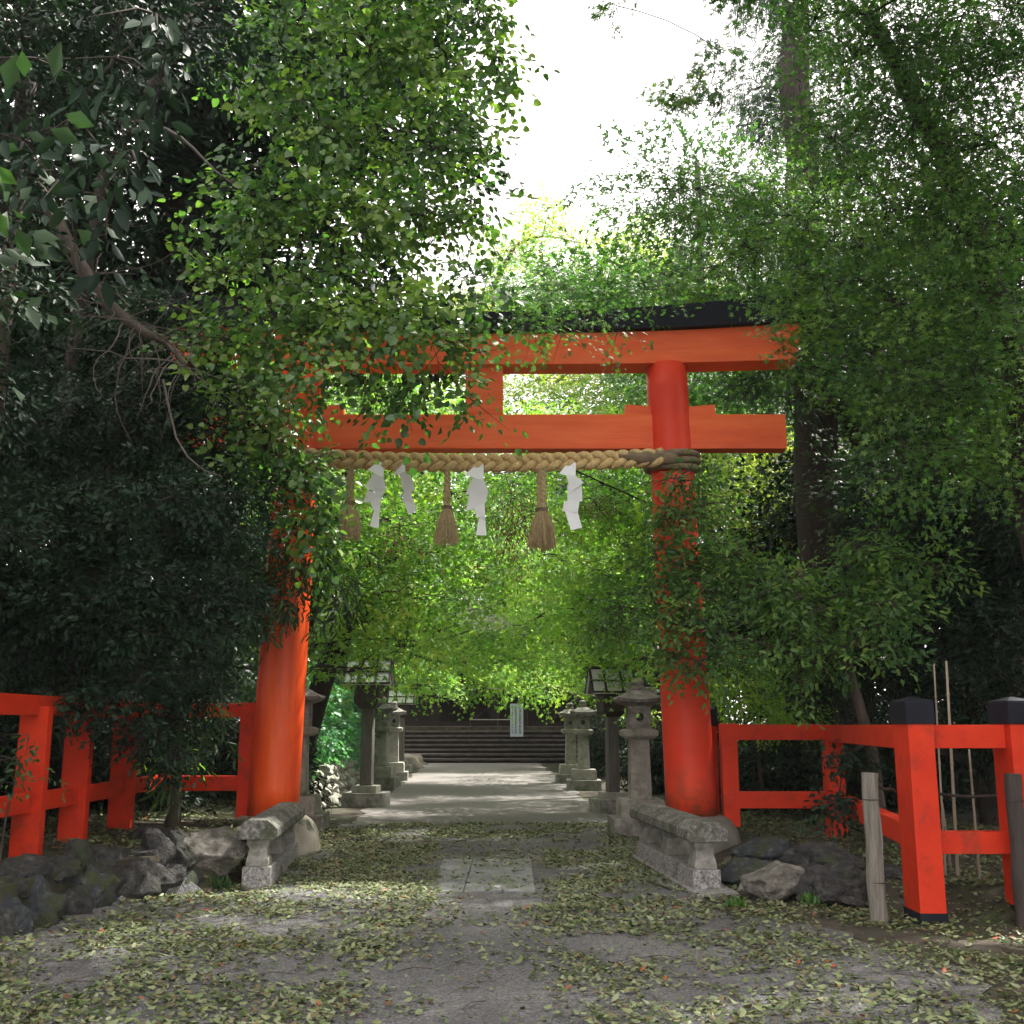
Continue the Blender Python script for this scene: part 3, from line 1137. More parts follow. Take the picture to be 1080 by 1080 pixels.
# left fence: near leg runs towards the camera, far leg meets the gate pillar
LX = -4.37
fence('fence', 'red wooden fence left of the gate, running back and turning to the pillar',
      [((LX, 10.2, .40), 1.72), ((LX, 11.25, .36), 1.72), ((LX, 12.6, .36), 1.72), ((LX, 9.0, .36), 1.72), ((-3.32, 14.02, .35), 1.83)],
      [False] * 5,
      [((LX, 7.6, 1.82), (LX, 13.95, 1.82), .09, .18), ((LX, 7.6, .95), (LX, 13.95, .95), .09, .17),
       ((LX, 14.03, 1.82), (-3.40, 14.03, 1.82), .10, .17), ((LX, 14.03, .93), (-3.40, 14.03, .93), .10, .18)],
      [(.26, .11)] * 4 + [(.19, .17)])
# right fence: from the pillar to a corner post, forward to the capped posts, then off to the right
fence('fence', 'red wooden fence right of the gate with black capped posts at its near end',
      [((2.72, 14.02, .42), 1.57), ((4.02, 14.0, .06), 1.55), ((3.335, 9.25, .05), 1.58), ((4.17, 9.25, .08), 1.58), ((5.05, 9.25, .1), 1.58)],
      [False, False, True, True, True],
      [((2.80, 14.03, 1.56), (3.91, 14.03, 1.56), .20, .19), ((2.80, 14.03, .74), (3.91, 14.03, .74), .15, .20),
       ((4.02, 13.88, 1.555), (3.37, 9.44, 1.555), .18, .20), ((4.02, 13.88, .735), (3.37, 9.44, .735), .14, .19),
       ((3.44, 9.25, 1.555), (4.06, 9.25, 1.555), .18, .19), ((3.44, 9.25, .70), (4.06, 9.25, .70), .16, .17),
       ((4.28, 9.25, 1.555), (4.94, 9.25, 1.555), .18, .19), ((4.28, 9.25, .70), (4.94, 9.25, .70), .16, .17)],
      [(.20, .17), (.22, .22), (.21, .36), (.21, .36), (.21, .36)])
t = empty('capped_post', (2.60, 14.75, .1))
tag(t, 'short red post with black metal cap standing just behind the right gate pillar', 'post')
mb = MB().box((0, 0, .72), (.2, .2, 1.46))
mb.build('post_body', M['vermilion_fence'], t, bevel=.006)
mb = MB().square([(.112, 1.44), (.112, 1.66), (.01, 1.72)])
mb.build('post_cap', M['black_metal'], t, bevel=.004)


# ------------------------------------------------------------------ STAKES, BAMBOO
def stake(p, h, r, label, mat, tilt=(0, 0)):
    root = empty('wooden_stake', p)
    tag(root, label, 'stake')
    mb = MB()
    n = 10
    pts = [Vector((tilt[0] * i / n + .006 * math.sin(i * 1.3), tilt[1] * i / n, -.15 + (h + .15) * i / n)) for i in range(n + 1)]
    mb.tube(pts, [r * (1.05 - .1 * i / n + .03 * math.sin(i * 2.1)) for i in range(n + 1)], 18)
    mb.build('stake_body', mat, root, bevel=.006, smooth=False)
    for j in range(2):
        mb = MB()
        z = h * (.82 - j * .55)
        pts = [Vector((tilt[0] * .7 + (r * 1.03) * math.cos(a), (r * 1.03) * math.sin(a), z)) for a in np.linspace(0, 2 * PI, 20)]
        mb.tube(pts, .004, 4)
        mb.build('wire', M['dark_wood'], root)
    return root


stake((2.92, 9.15, 0), 1.17, .068, 'pale weathered round wooden stake standing before the red fence corner', M['old_wood'])
stake((4.02, 9.0, 0), 1.17, .068, 'dark round wooden stake in front of the rightmost capped fence post', M['dark_wood'])
mb = MB()
for a, b in (((3.42, 9.75, .98), (4.45, 9.6, .93)), ((2.96, 9.2, 1.07), (3.24, 9.45, 1.0)), ((3.45, 9.9, .60), (4.6, 9.9, .45))):
    p0, p1 = Vector(a), Vector(b)
    mb = MB()
    mb.tube([p0.lerp(p1, i / 6) - p0 + Vector((0, 0, .012 * math.sin(i * 1.8))) for i in range(7)], .013, 8)
    o = mb.build('bamboo_rail', M['dark_wood'], None, smooth=True)
    o.location = p0
    tag(o, {0: 'upper dark bamboo rail tied behind the capped red posts', 1: 'short dark twig rail between pale stake and red post', 2: 'low thin bamboo rail sagging behind the capped red posts'}[[.98, 1.07, .60].index(a[2])], 'rail')
for px, y0, y1, D, r, lab in ((985, 700, 925, 10.6, .011, 'left thin bamboo cane of the tall pair behind the capped posts'),
                              (998, 697, 930, 10.4, .016, 'tallest and palest bamboo cane behind the capped posts'),
                              (1022, 790, 935, 10.3, .013, 'shorter bamboo cane right of the tall pale cane'),
                              (993, 840, 925, 10.8, .010, 'lowest thin bamboo cane behind the lower red rail')):
    a = at(px + 12, y1, D)
    b = at(px, y0, D)
    a.z = -.05
    mb = MB()
    k = 9
    mb.tube([a.lerp(b, i / k) - a for i in range(k + 1)], [r * (1.1 - .4 * i / k) for i in range(k + 1)], 8)
    for i in range(1, 7):
        q = a.lerp(b, i / 7) - a
        mb.tube([q - Vector((0, 0, .006)), q + Vector((0, 0, .006))], r * 1.2, 8)
    o = mb.build('bamboo_cane', M['bamboo'], None, smooth=True)
    o.location = a
    tag(o, lab, 'cane', 'bamboo canes stuck in the ground behind the fence')

# ------------------------------------------------------------------ ROCKS
wall = empty('stone_retaining_wall', (-3.75, 9.5, 0))
mb = MB()
mb.loft([[(-.55, -2.2, 0), (-.12, -2.2, 0), (-.12, -2.2, .36), (-.55, -2.2, .36)], [(-.35, .5, 0), (.0, .4, 0), (.0, .4, .36), (-.35, .5, .36)], [(.2, 1.7, 0), (.6, 1.3, 0), (.6, 1.3, .36), (.2, 1.7, .36)]])
mb.build('earth_core', M['soil'], wall)
tag(wall, 'low dark mossy rock wall holding the soil under the left red fence', 'rock wall')
rs = random.Random(3)
wl = [(-4.15, 7.4), (-3.95, 8.3), (-3.86, 9.2), (-3.72, 10.1), (-3.4, 10.6), (-3.0, 10.9)]
mats3 = [M['rock'], M['rock'], M['rock'], M['rock_blue']]


def along(pts, t):
    L = [math.dist(pts[i], pts[i + 1]) for i in range(len(pts) - 1)]
    s = t * sum(L)
    for i, l in enumerate(L):
        if s <= l or i == len(L) - 1:
            k = s / l
            return (pts[i][0] + (pts[i + 1][0] - pts[i][0]) * k, pts[i][1] + (pts[i + 1][1] - pts[i][1]) * k)
        s -= l


seed = 0
for row, (z, sz, n) in enumerate(((.10, .48, 15), (.33, .38, 18))):
    for i in range(n):
        seed += 1
        t = (i + rs.uniform(.2, .8)) / n
        x, y = along(wl, t)
        s_ = sz * rs.uniform(.8, 1.25)
        me = rock_mesh('rock', (s_ * 1.25, s_, s_ * rs.uniform(.8, 1.1)), seed, 4, .30)
        o = link_mesh(me, 'rock', rs.choice(mats3), wall)
        o.location = (x - row * .10 + 3.75, y + row * .06 - 9.5, z - .02)
        o.rotation_euler = (0, 0, rs.uniform(0, 6.28))

boulders = [(-2.98, 11.15, .29, (.80, .60, .70), 'rock_pale', 'big lichened boulder wedged against the left stone balustrade', 40),
            (2.35, 10.45, .12, (.72, .6, .42), 'rock_pale', 'flat topped brown boulder with grass beside the right balustrade', 61),
            (2.92, 10.05, .13, (.80, .6, .40), 'rock', 'rounded grey boulder lying left of the pale stake', 33),
            (2.30, 11.25, .06, (.72, .7, .36), 'rock_blue', 'bluish broken rock behind the right balustrade end', 34),
            (3.05, 11.1, .18, (.95, .7, .42), 'rock', 'dark boulder half hidden behind the rounded grey one', 35),
            (3.75, 10.6, .10, (.8, .6, .34), 'rock', 'low dark rock behind the capped red fence posts', 36),
            (2.75, 12.1, .17, (.8, .7, .36), 'rock_blue', 'farthest mossy rock in front of the shaded red fence', 37),
            (-3.62, 11.6, .40, (.6, .5, .35), 'rock', 'small rock on the raised soil behind the big boulder', 38)]
for x, y, z, d, m, lab, sd in boulders:
    o = link_mesh(rock_mesh('boulder', d, sd, 5, .16), 'boulder', M[m])
    o.location = (x, y, z)
    tag(o, lab, 'boulder', 'boulders edging the raised beds')


# ------------------------------------------------------------------ LANTERNS
def stone_lantern():
    root = empty('stone_lantern')
    MB().square([(.43, 0), (.43, .25)]).build('lower_base', M['stone'], root, bevel=.012)
    MB().square([(.32, .25), (.32, .44), (.30, .51)]).build('upper_base', M['stone_pale'], root, bevel=.012)
    MB().square([(.155, .51), (.135, 1.36)]).build('shaft', M['stone_pale'], root, bevel=.012)
    MB().square([(.19, 1.36), (.25, 1.40), (.26, 1.47), (.20, 1.50)]).build('platform', M['stone_pale'], root, bevel=.008)
    # fire box with round openings: frame walls
    mb = MB()
    for s in range(4):
        a = s * PI / 2
        ca, sa = math.cos(a), math.sin(a)
        T = lambda x, y, z: (x * ca - y * sa, x * sa + y * ca, z)
        # wall with circular hole: ring of quads between circle and square
        n = 24
        hw, z0, z1 = .165, 1.50, 1.84
        zc = (z0 + z1) / 2
        base = len(mb.v)
        for yy in (-.165, -.125):
            for i in range(n):
                t = 2 * PI * i / n
                c_, s_ = math.cos(t), math.sin(t)
                k = max(abs(c_), abs(s_))
                hx = hw if yy < -.15 else hw - .04
                mb.v.append(T(.062 * c_, yy, zc + .062 * s_))
                mb.v.append(T(hx * c_ / k, yy, zc + (z1 - z0) / 2 * s_ / k))
        for i in range(n):
            j = (i + 1) % n
            mb.f.append((base + 2 * i, base + 2 * i + 1, base + 2 * j + 1, base + 2 * j))
            mb.f.append((base + 2 * i, base + 2 * j, base + 2 * n + 2 * j, base + 2 * n + 2 * i))
    mb.build('fire_box', M['stone'], root)
    mb = MB()
    rings = []
    for k, z in ((.17, 1.83), (.31, 1.875), (.335, 1.925), (.24, 1.985), (.13, 2.05), (.09, 2.06)):
        ring = []
        for i in range(4):
            a0, a1 = PI / 4 + i * PI / 2, PI / 4 + (i + 1) * PI / 2
            for t in (0, .25, .5, .75):
                x = math.cos(a0) * math.sqrt(2) * k * (1 - t) + math.cos(a1) * math.sqrt(2) * k * t
                y = math.sin(a0) * math.sqrt(2) * k * (1 - t) + math.sin(a1) * math.sqrt(2) * k * t
                lift = .03 * (abs(t - .5) * 2) ** 2 if (.2 < k and z > 1.84 and z < 1.97) else 0
                ring.append((x, y, z + lift))
        rings.append(ring)
    mb.loft(rings)
    mb.build('roof', M['stone'], root, bevel=.004)
    MB().lathe([(.07, 2.05), (.095, 2.07), (.10, 2.10), (.075, 2.13), (.095, 2.15), (.10, 2.20), (.05, 2.235)], 8).build('finial', M['stone'], root, smooth=False)
    return root


ln = stone_lantern()
spots = [((1.86, 16.35), 1.0, 0.03, 'near right stone lantern, pale lichened shaft beside the red pillar'),
         ((1.76, 27.5), .97, -.04, 'farther right stone lantern standing beyond the wooden lantern'),
         ((1.62, 30.8), .97, .02, 'farthest right stone lantern, mostly behind the one before it'),
         ((-3.24, 16.9), 1.02, 0.0, 'near left stone lantern, in deep shade beside the red pillar'),
         ((-3.34, 28.6), 1.02, -.1, 'sunlit left stone lantern at the end of the hedge'),
         ((-3.42, 32.2), 1.0, .06, 'farthest left stone lantern, behind the sunlit one')]
for i, (p, k, rz, lab) in enumerate(spots):
    o = ln if i == 0 else copy_tree(ln)
    o.location = (p[0], p[1], 0)
    o.scale = (k, k, k)
    o.rotation_euler = (0, 0, rz)
    tag(o, lab, 'lantern', 'stone lanterns lining the approach')


def wood_lantern():
    root = empty('wooden_lantern')
    MB().square([(.36, 0), (.36, .24)]).build('stone_base', M['stone'], root, bevel=.012)
    MB().square([(.22, .24), (.22, .36)]).build('footing', M['stone_pale'], root, bevel=.01)
    MB().square([(.105, .36), (.10, 1.74)]).build('post', M['grey_wood'], root, bevel=.006)
    MB().square([(.13, 1.70), (.20, 1.78), (.22, 1.80), (.22, 2.08), (.25, 2.12)]).build('lamp_box', M['dark_wood'], root, bevel=.006)
    # gabled roof, slope towards the path users, panels between dark battens
    hx, hy = .42, .24
    zr, ze = 2.58, 2.12
    for s in (-1, 1):
        mb = MB()
        rings = []
        for x in (-hx, hx):
            rings.append([(x, s * hy, ze), (x, s * hy, ze + .02), (x, s * .012, zr), (x, s * .012, zr - .02)])
        mb.loft(rings)
        rp = mb.build('roof_panel', M['panel_white'], root)
        mb = MB()
        n = Vector((0, s * (zr - ze), hy)).normalized() * .02
        for x in (-hx, -hx * .38, hx * .38, hx):
            a, b = Vector((x, s * hy, ze + .02)), Vector((x, s * .02, zr))
            rings = []
            for p in (a, b):
                rings.append([p + Vector((-.02, 0, 0)) - n * .3, p + Vector((.02, 0, 0)) - n * .3, p + Vector((.02, 0, 0)) + n, p + Vector((-.02, 0, 0)) + n])
            mb.loft(rings)
        for t in (.0, .48, 1.0):
            p = Vector((0, s * hy, ze + .02)).lerp(Vector((0, s * .02, zr)), t)
            mb.box((0, p.y + s * .006, p.z + .012), (2 * hx + .05, .034, .034))
        mb.build('roof_frame', M['dark_wood'], root, bevel=.002)
    # gable ends
    for x in (-hx + .03, hx - .05):
        mb = MB()
        mb.loft([[(x, -hy + .03, ze), (x, hy - .03, ze), (x, 0, zr - .03)], [(x + .02, -hy + .03, ze), (x + .02, hy - .03, ze), (x + .02, 0, zr - .03)]])
        mb.build('gable', M['dark_wood'], root)
    MB().box((0, 0, zr + .015), (2 * hx + .14, .10, .05)).build('ridge', M['dark_wood'], root, bevel=.004)
    return root


wln = wood_lantern()
spots = [((1.84, 20.5), 1.0, .22, 'wooden lantern with white roof panels, right side behind the near stone lantern'),
         ((-2.85, 22.0), 1.10, -.1, 'dark wooden lantern left of the path at the hedge, its roof in shade'),
         ((-3.75, 37.6), 1.06, -.05, 'small far wooden lantern with pale blue roof panels, left before the steps')]
for i, (p, k, rz, lab) in enumerate(spots):
    o = wln if i == 0 else copy_tree(wln)
    o.location = (p[0], p[1], 0)
    o.scale = (k, k, k)
    o.rotation_euler = (0, 0, rz)
    tag(o, lab, 'lantern', 'wooden lanterns with panelled roofs')

# ------------------------------------------------------------------ STEPS, SHRINE GATE, SIGN
mb = MB()
SX0, SX1, SY, SH = -5.2, 3.4, 46.6, .19
rs = random.Random(9)
st = empty('stone_steps', (0, 0, 0))
for i in range(8):
    mb, mb2 = MB(), MB()
    y = SY + i * .40
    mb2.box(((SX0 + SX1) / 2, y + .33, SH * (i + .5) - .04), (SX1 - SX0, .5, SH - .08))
    x = SX0
    while x < SX1:
        w = min(rs.uniform(2.4, 4.0), SX1 - x)
        mb.box((x + w / 2, y + .25, SH * (i + 1) - .04 - .01 * rs.random()), (w - .015, .5 + .02 * rs.random(), .078))
        x += w
    mb.build('tread', M['step_tread_lit'], st, bevel=.01)
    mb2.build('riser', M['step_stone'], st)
tag(st, 'wide flight of dark stone steps rising to the shrine gate', 'steps')
mb = MB()
mb.box((-1, 58, .74), (40, 17.6, 1.48))
o = mb.build('terrace', M['soil'])
tag(o, kind='structure')

b = empty('shrine_gate_hall', (-1.0, 51.5, 1.48))
tag(b, 'dark brown timber gate hall at the top of the stone steps', 'building')
for x in (-7.4, -5.0, -2.6, .2, 2.8, 5.2, 7.6):
    MB().square([(.20, 0), (.20, 4.0)], (x, 0, 0)).build('post', M['shrine_wood'], b, bevel=.02)
for x0, x1 in ((-7.4, -5.0), (-5.0, -2.6), (2.8, 5.2), (5.2, 7.6), (.2, 2.8)):
    mb = MB()
    n = 9
    for k in range(n):
        w = (x1 - x0 - .4) / n
        mb.box((x0 + .2 + w * (k + .5), .05, 1.9), (w - .02, .06 + .02 * (k % 2), 3.6))
    mb.build('plank_wall', M['shrine_wood'], b)
mb = MB()
for k in range(14):
    mb.box((-2.35 + k * .175, .4, 1.7), (.06, .06, 3.3))
for z in (.1, .9, 1.8, 2.7, 3.3):
    mb.box((-1.2, .45, z), (2.5, .06, .08))
mb.build('lattice_door', M['shrine_wood'], b)
MB().box((0, -.1, 3.75), (15.6, .3, .35)).build('head_beam', M['shrine_wood'], b, bevel=.02)
MB().box((0, -.15, .12), (15.6, .35, .24)).build('sill_beam', M['shrine_wood'], b, bevel=.02)
mb = MB()
rings = []
for x in np.linspace(-9.2, 9.2, 25):
    k = (abs(x) / 9.2) ** 3 * .35
    rings.append([(x, -2.4, 3.9 + k), (x, -2.4, 4.05 + k), (x, -1.2, 4.6 + k), (x, 0, 5.9 + k), (x, 2.4, 4.05 + k), (x, 2.4, 3.9 + k)])
mb.loft(rings)
mb.build('roof', M['dark_wood'], b)
mb = MB()
mb.box((0, 2.2, 2), (15, .2, 4))
mb.build('back_wall', M['shrine_wood'], b)

# light pipe barrier at the head of the steps
bf = empty('barrier_frame', (-1.4, 50.6, 1.5))
tag(bf, 'thin pale pipe barrier standing at the head of the stone steps', 'barrier')
p0 = at(496, 727, 50.6) - Vector(bf.location)
p1 = at(570, 726, 50.6) - Vector(bf.location)
q0 = at(496, 759, 50.6) - Vector(bf.location)
q1 = at(548, 759, 50.6) - Vector(bf.location)
for nm, a, c, r in (('top_rail', p0, p1, .022), ('lower_rail', q0, q1, .022)):
    MB().tube([a, c], r, 8).build(nm, M['pipe'], bf)
for x in (p0.x, p0.x + 1.25, p0.x + 2.6):
    MB().tube([Vector((x, .04, 0)), Vector((x, .04, p0.z))], .022, 8).build('upright', M['dark_wood'], bf)
MB().tube([q0 + Vector((.1, .05, 0)), p0 + Vector((1.9, .05, -.05))], .015, 6).build('brace', M['dark_wood'], bf)

# notice board
sg = empty('notice_board', at(545, 778, 47.9))
sg.location.z = .76
tag(sg, 'narrow upright pale blue notice board standing on the steps', 'notice board')
zb = at(545, 777, 47.6).z - .76
zt = at(545, 742, 47.6).z - .76
MB().box((0, 0, (zb + zt) / 2), (.56, .05, zt - zb)).build('board', M['sign_face'], sg, bevel=.004)
MB().box((0, .04, zb / 2 + .3), (.07, .04, zb + .6)).build('leg', M['dark_wood'], sg)
mb = MB()
rs = random.Random(21)
H = zt - zb
for cx, n, sz in ((.14, 9, .115), (-.04, 11, .095), (-.19, 11, .075)):
    for k in range(n):
        zc = zt - .12 - (H - .24) * (k + .5) / n
        # brush-like strokes of one written character each
        for q in range(3):
            mb.box((cx, -.028, zc + sz * (.34 - .34 * q) + rs.uniform(-.01, .01)), (sz * rs.uniform(.5, 1), .003, sz * .12))
        for q in range(2):
            mb.box((cx + sz * rs.uniform(-.3, .3), -.0295, zc), (sz * .12, .003, sz * rs.uniform(.5, .9)))
mb.build('writing', M['ink'], sg)

# side walls and sheds flanking the steps
b = empty('side_shed', (5.2, 40.0, 0))
tag(b, 'low dark timber shed in deep shade right of the steps', 'building')
mb = MB()
for k in range(16):
    mb.box((-1.9 + k * .25, -1.5 - .01 * (k % 2), 1.3), (.235, .05, 2.6))
for k in range(16):
    mb.box((-2.05 - .01 * (k % 2), -1.4 + k * .5, 1.3), (.05, .47, 2.6))
mb.build('wall', M['shrine_wood'], b)
mb = MB()
mb.loft([[(-2.6, -2.1, 2.55), (2.4, -2.1, 2.55), (2.4, 7, 2.55), (-2.6, 7, 2.55)], [(-2.5, -1.9, 2.75), (2.4, -1.9, 2.75), (2.4, 7, 3.2), (-2.5, 7, 3.2)]])
mb.build('roof', M['dark_wood'], b)

# low masonry wall under the ivy hedge on the left
w = empty('field_stone_wall', (-4.1, 18, 0))
tag(w, 'pale field stone wall under the bright green ivy hedge', 'wall')
rs = random.Random(12)
seed = 200
protos = [rock_mesh('wall_stone', (.42, .34, .26), 200 + k, 3, .12) for k in range(8)]
for m_ in protos:
    m_.materials.append(M['stone_pale'])
for row in range(4):
    for k in range(24):
        o = bpy.data.objects.new('wall_stone', rs.choice(protos))
        col.objects.link(o)
        o.parent = w
        y = 19.4 + k * .44 + (row % 2) * .2
        o.location = (-3.9 - .02 * (y - 19.4) + .42 - row * .03 + 4.1 - .1, y - 18, .08 + row * .19)
        o.rotation_euler = (rs.uniform(-.3, .3), rs.uniform(-.2, .2), rs.choice((0, PI)) + PI / 2 + rs.uniform(-.2, .2))
mb = MB()
mb.loft([[(-3.80, 19.3, 0), (-4.8, 19.3, 0), (-4.8, 19.3, .75), (-3.80, 19.3, .75)], [(-4.02, 30.1, 0), (-5.2, 30.1, 0), (-5.2, 30.1, .75), (-4.02, 30.1, .75)]])
o = mb.build('core', M['stone'], w)
o.location = (4.1, -18, 0)

# ------------------------------------------------------------------ VEGETATION
V = Vector

# L1 dense glossy evergreen over the left fence
cl = [C(40, 440, 11.6, 85), C(140, 430, 11.9, 80), C(230, 455, 12.1, 70), C(50, 560, 11.2, 90), C(150, 540, 11.3, 85), C(240, 545, 11.8, 70),
      C(40, 655, 11.2, 75), C(120, 640, 11.0, 90), C(215, 630, 11.2, 65), C(150, 715, 11.2, 55), C(90, 700, 11.6, 50),
      C(215, 705, 11.6, 40), C(155, 770, 11.2, 28), C(185, 800, 11.3, 22), C(110, 742, 10.8, 30), C(150, 775, 10.9, 28), C(185, 742, 11.6, 34), C(60, 735, 10.6, 26), C(190, 345, 12.2, 42), C(215, 395, 12.3, 42), C(180, 430, 12.2, 45), C(225, 350, 12.6, 34), C(160, 330, 12.2, 40), C(-60, 520, 11.0, 100), C(-50, 640, 11, 80), C(90, 500, 13.2, 110), C(200, 600, 13.4, 100),
      C(50, 640, 13.4, 100), C(10, 390, 12.5, 70), C(120, 375, 12.8, 60)]
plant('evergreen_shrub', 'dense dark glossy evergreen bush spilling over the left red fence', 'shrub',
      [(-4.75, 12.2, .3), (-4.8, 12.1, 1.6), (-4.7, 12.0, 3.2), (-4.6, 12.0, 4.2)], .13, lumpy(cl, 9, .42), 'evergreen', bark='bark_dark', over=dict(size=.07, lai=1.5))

# slender-leaf tree in front of left pillar
cl = [C(285, 620, 12.6, 45), C(335, 600, 12.4, 42), C(265, 570, 12.8, 45), C(310, 555, 12.7, 35), C(350, 640, 12.7, 28), C(240, 660, 12.4, 35), C(290, 500, 13.0, 40), C(280, 430, 12.8, 45),
      C(200, 760, 12.9, 40), C(175, 815, 12.2, 26)]
plant('slender_leaf_tree', 'dark drooping narrow leaved tree hanging before the left gate pillar', 'tree',
      [(-3.9, 13.0, .3), (-3.85, 12.9, 2.0), (-3.7, 12.8, 3.6), (-3.3, 12.7, 5.0)], .07, cl, 'slender')

# L3 bright heart-leaf tree, whose branches reach in front of the beams
cl = [C(300, 60, 11.5, 75), C(390, 50, 11.6, 70), C(470, 60, 11.8, 55), C(340, 140, 11.8, 70), C(430, 140, 11.7, 65), C(495, 140, 11.9, 38), C(280, 210, 11.9, 60),
      C(370, 220, 11.9, 65), C(450, 225, 11.9, 55), C(500, 215, 12.2, 36), C(250, 290, 11.9, 50), C(330, 300, 11.6, 55), C(410, 300, 11.4, 58), C(475, 300, 11.5, 45),
      C(515, 290, 12, 25), C(250, 360, 11.7, 45, .6), C(330, 352, 11.3, 36, .5), C(400, 340, 11.2, 40, .5), C(455, 362, 11.2, 36, .6), C(260, 415, 11.8, 45),
      C(350, 415, 11.5, 34, .6), C(420, 408, 11.4, 34, .5), C(475, 395, 11.3, 26, .6), C(500, 425, 11.3, 15, .9), C(280, 470, 11.8, 38), C(320, 505, 11.6, 30), 
      C(345, 545, 11.6, 18), C(520, 60, 11.5, 18), C(510, 10, 11.5, 30), C(430, 0, 11.5, 60), C(340, -20, 11.5, 60), C(255, 350, 11.1, 25, .8), C(282, 366, 11.4, 25, .8), C(309, 340, 11.2, 25, .8), C(336, 362, 11.5, 25, .8), C(363, 345, 11.3, 25, .8), C(390, 372, 11.1, 25, .8), C(417, 350, 11.4, 25, .8), C(444, 338, 11.2, 25, .8), C(471, 360, 11.5, 25, .8), C(498, 372, 11.3, 25, .8), C(285, 330, 11.6, 40), C(330, 325, 11.6, 38), C(300, 385, 11.3, 38), C(370, 372, 11.1, 30, .7), C(440, 330, 11.2, 40), C(500, 345, 11.5, 26), C(300, 330, 11.4, 40), C(350, 320, 11.4, 40), C(460, 420, 11.2, 24), C(310, 440, 11.5, 30), C(400, 425, 11.2, 14, .6)]
plant('heart_leaf_tree', 'bright green heart leaved tree whose boughs veil the left half of the gate', 'tree',
      [(-5.4, 13.6, .3), (-5.7, 13.6, 3), (-5.7, 13.4, 6), (-5.2, 12.8, 8.4), (-4.0, 12.2, 10.4)], .12, lumpy(cl, 6, .5, skip=lambda c: 4.8 < c.z < 7.4 and c.x > -2.9), 'heartleaf', limb_k=.45, bark='bark_dark', over=dict(lai=1.75), attach=.3)
# second deeper, darker canopy layer upper left
cl = [C(200, 60, 14.5, 110), C(300, 160, 15.5, 100), C(400, 120, 16, 95), C(220, 210, 14.5, 95), C(330, 290, 16, 85), C(450, 170, 16.5, 60), C(410, 350, 17, 70), C(240, 350, 15.5, 80),
      C(300, 20, 14.8, 110), C(420, 10, 15.5, 85), C(130, 300, 14.5, 100), C(60, 180, 14, 110), C(80, 40, 13, 120), C(-30, 250, 14, 120), C(150, 150, 15, 120), C(180, 330, 15.5, 90), C(90, 330, 15, 100), C(240, 130, 16, 100), C(0, 90, 14, 120), C(180, 0, 14, 120), C(40, -20, 13, 110), C(150, -40, 14, 110), C(240, -30, 15, 90), C(350, 30, 16.5, 90), C(420, 60, 17, 70), C(330, 90, 17, 90), C(330, 230, 17, 90), C(20, 380, 15, 100)]
plant('shade_tree', 'tall dark broadleaf tree behind the heart leaved tree at upper left', 'tree',
      [(-6.2, 15.5, .3), (-6.0, 15.3, 3), (-5.6, 15.2, 6), (-5.0, 15.0, 9), (-4.5, 15, 11)], .24, cl, 'forest', over=dict(size=.12, lai=2.8, shape='heart', mat='leaf_dark'), bark='bark_dark')

# L2 near dark tree with gnarled limb
cl = [C(20, 20, 8.0, 90), C(120, 30, 8.2, 80), C(30, 110, 8.0, 75), C(210, 30, 8.6, 70), C(-30, 200, 8, 90), C(110, 120, 8.4, 50), C(10, 300, 8.8, 60), C(-40, 420, 9, 80), C(5, 560, 9.2, 32)]
plant('camellia_tree', 'dark glossy leaved tree filling the top left corner above a gnarled limb', 'tree',
      [(-5.2, 9.3, .3), (-5.0, 9.2, 3), (-4.6, 9.0, 5.2), (-4.2, 8.6, 7.2)], .18, cl, 'evergreen', over=dict(size=.075), bark='bark_dark')
cl = [C(75, 130, 5.4, 40), C(140, 170, 5.4, 32), C(60, 190, 5.6, 34), C(115, 215, 5.5, 26), C(170, 90, 5.6, 28), C(20, 60, 5.6, 50), C(120, 60, 5.6, 40), C(165, 15, 5.6, 40), C(25, 150, 5.6, 40)]
plant('overhanging_tree', 'near branch of large pointed drooping leaves at the upper left edge', 'tree',
      [(-3.9, 4.6, 0), (-3.85, 4.8, 2), (-3.7, 5.0, 3.8), (-3.2, 5.3, 5.0)], .09, cl, 'bigleaf', bark='bark_dark', limb_k=.4, over=dict(shape='oval', size=.13, lai=.5, mat='leaf_dark'))

# gnarled bare limb of the left thicket
g = empty('gnarled_tree', (-4.9, 10.4, .35))
tag(g, 'bare twisted brown limb with tangled twigs descending through the left thicket', 'tree')
base = V(g.location)
pp = [V((-4.9, 10.4, .35)), V((-5.1, 10.3, 3)), at(20, 150, 10.2), at(45, 205, 10.2), at(75, 265, 10.1), at(108, 315, 10.0), at(145, 348, 9.9), at(178, 362, 9.9), at(200, 392, 9.8)]
sm = []
for i in range(len(pp) - 1):
    for k in range(6):
        sm.append(pp[i].lerp(pp[i + 1], k / 6))
for _ in range(3):
    sm = [sm[0]] + [(sm[i - 1] + sm[i] * 2 + sm[i + 1]) / 4 for i in range(1, len(sm) - 1)] + [sm[-1]]
MB().tube([p - base for p in sm], [.12 - .095 * i / (len(sm) - 1) for i in range(len(sm))], 10).build('trunk', M['bark'], g, smooth=True)
mb = MB()
rs = random.Random(77)
for i in range(95):
    s0 = sm[rs.randrange(14, len(sm))]
    p = s0.copy()
    d = V((rs.uniform(-1, 1), rs.uniform(-.6, .4), rs.uniform(-.8, .7))).normalized()
    pts = [p - base]
    L = rs.uniform(.3, 1.3)
    for k in range(9):
        d = (d + V((rs.uniform(-1, 1), rs.uniform(-.5, .5), rs.uniform(-1, .8))) * .38).normalized()
        p = p + d * L / 9
        pts.append(p - base)
    r0 = rs.choice((.004, .005, .006, .010))
    mb.tube(pts, [r0 * (1 - .8 * k / 9) for k in range(10)], 5)
p0, p1 = at(175, 372, 9.9), at(215, 500, 9.9)
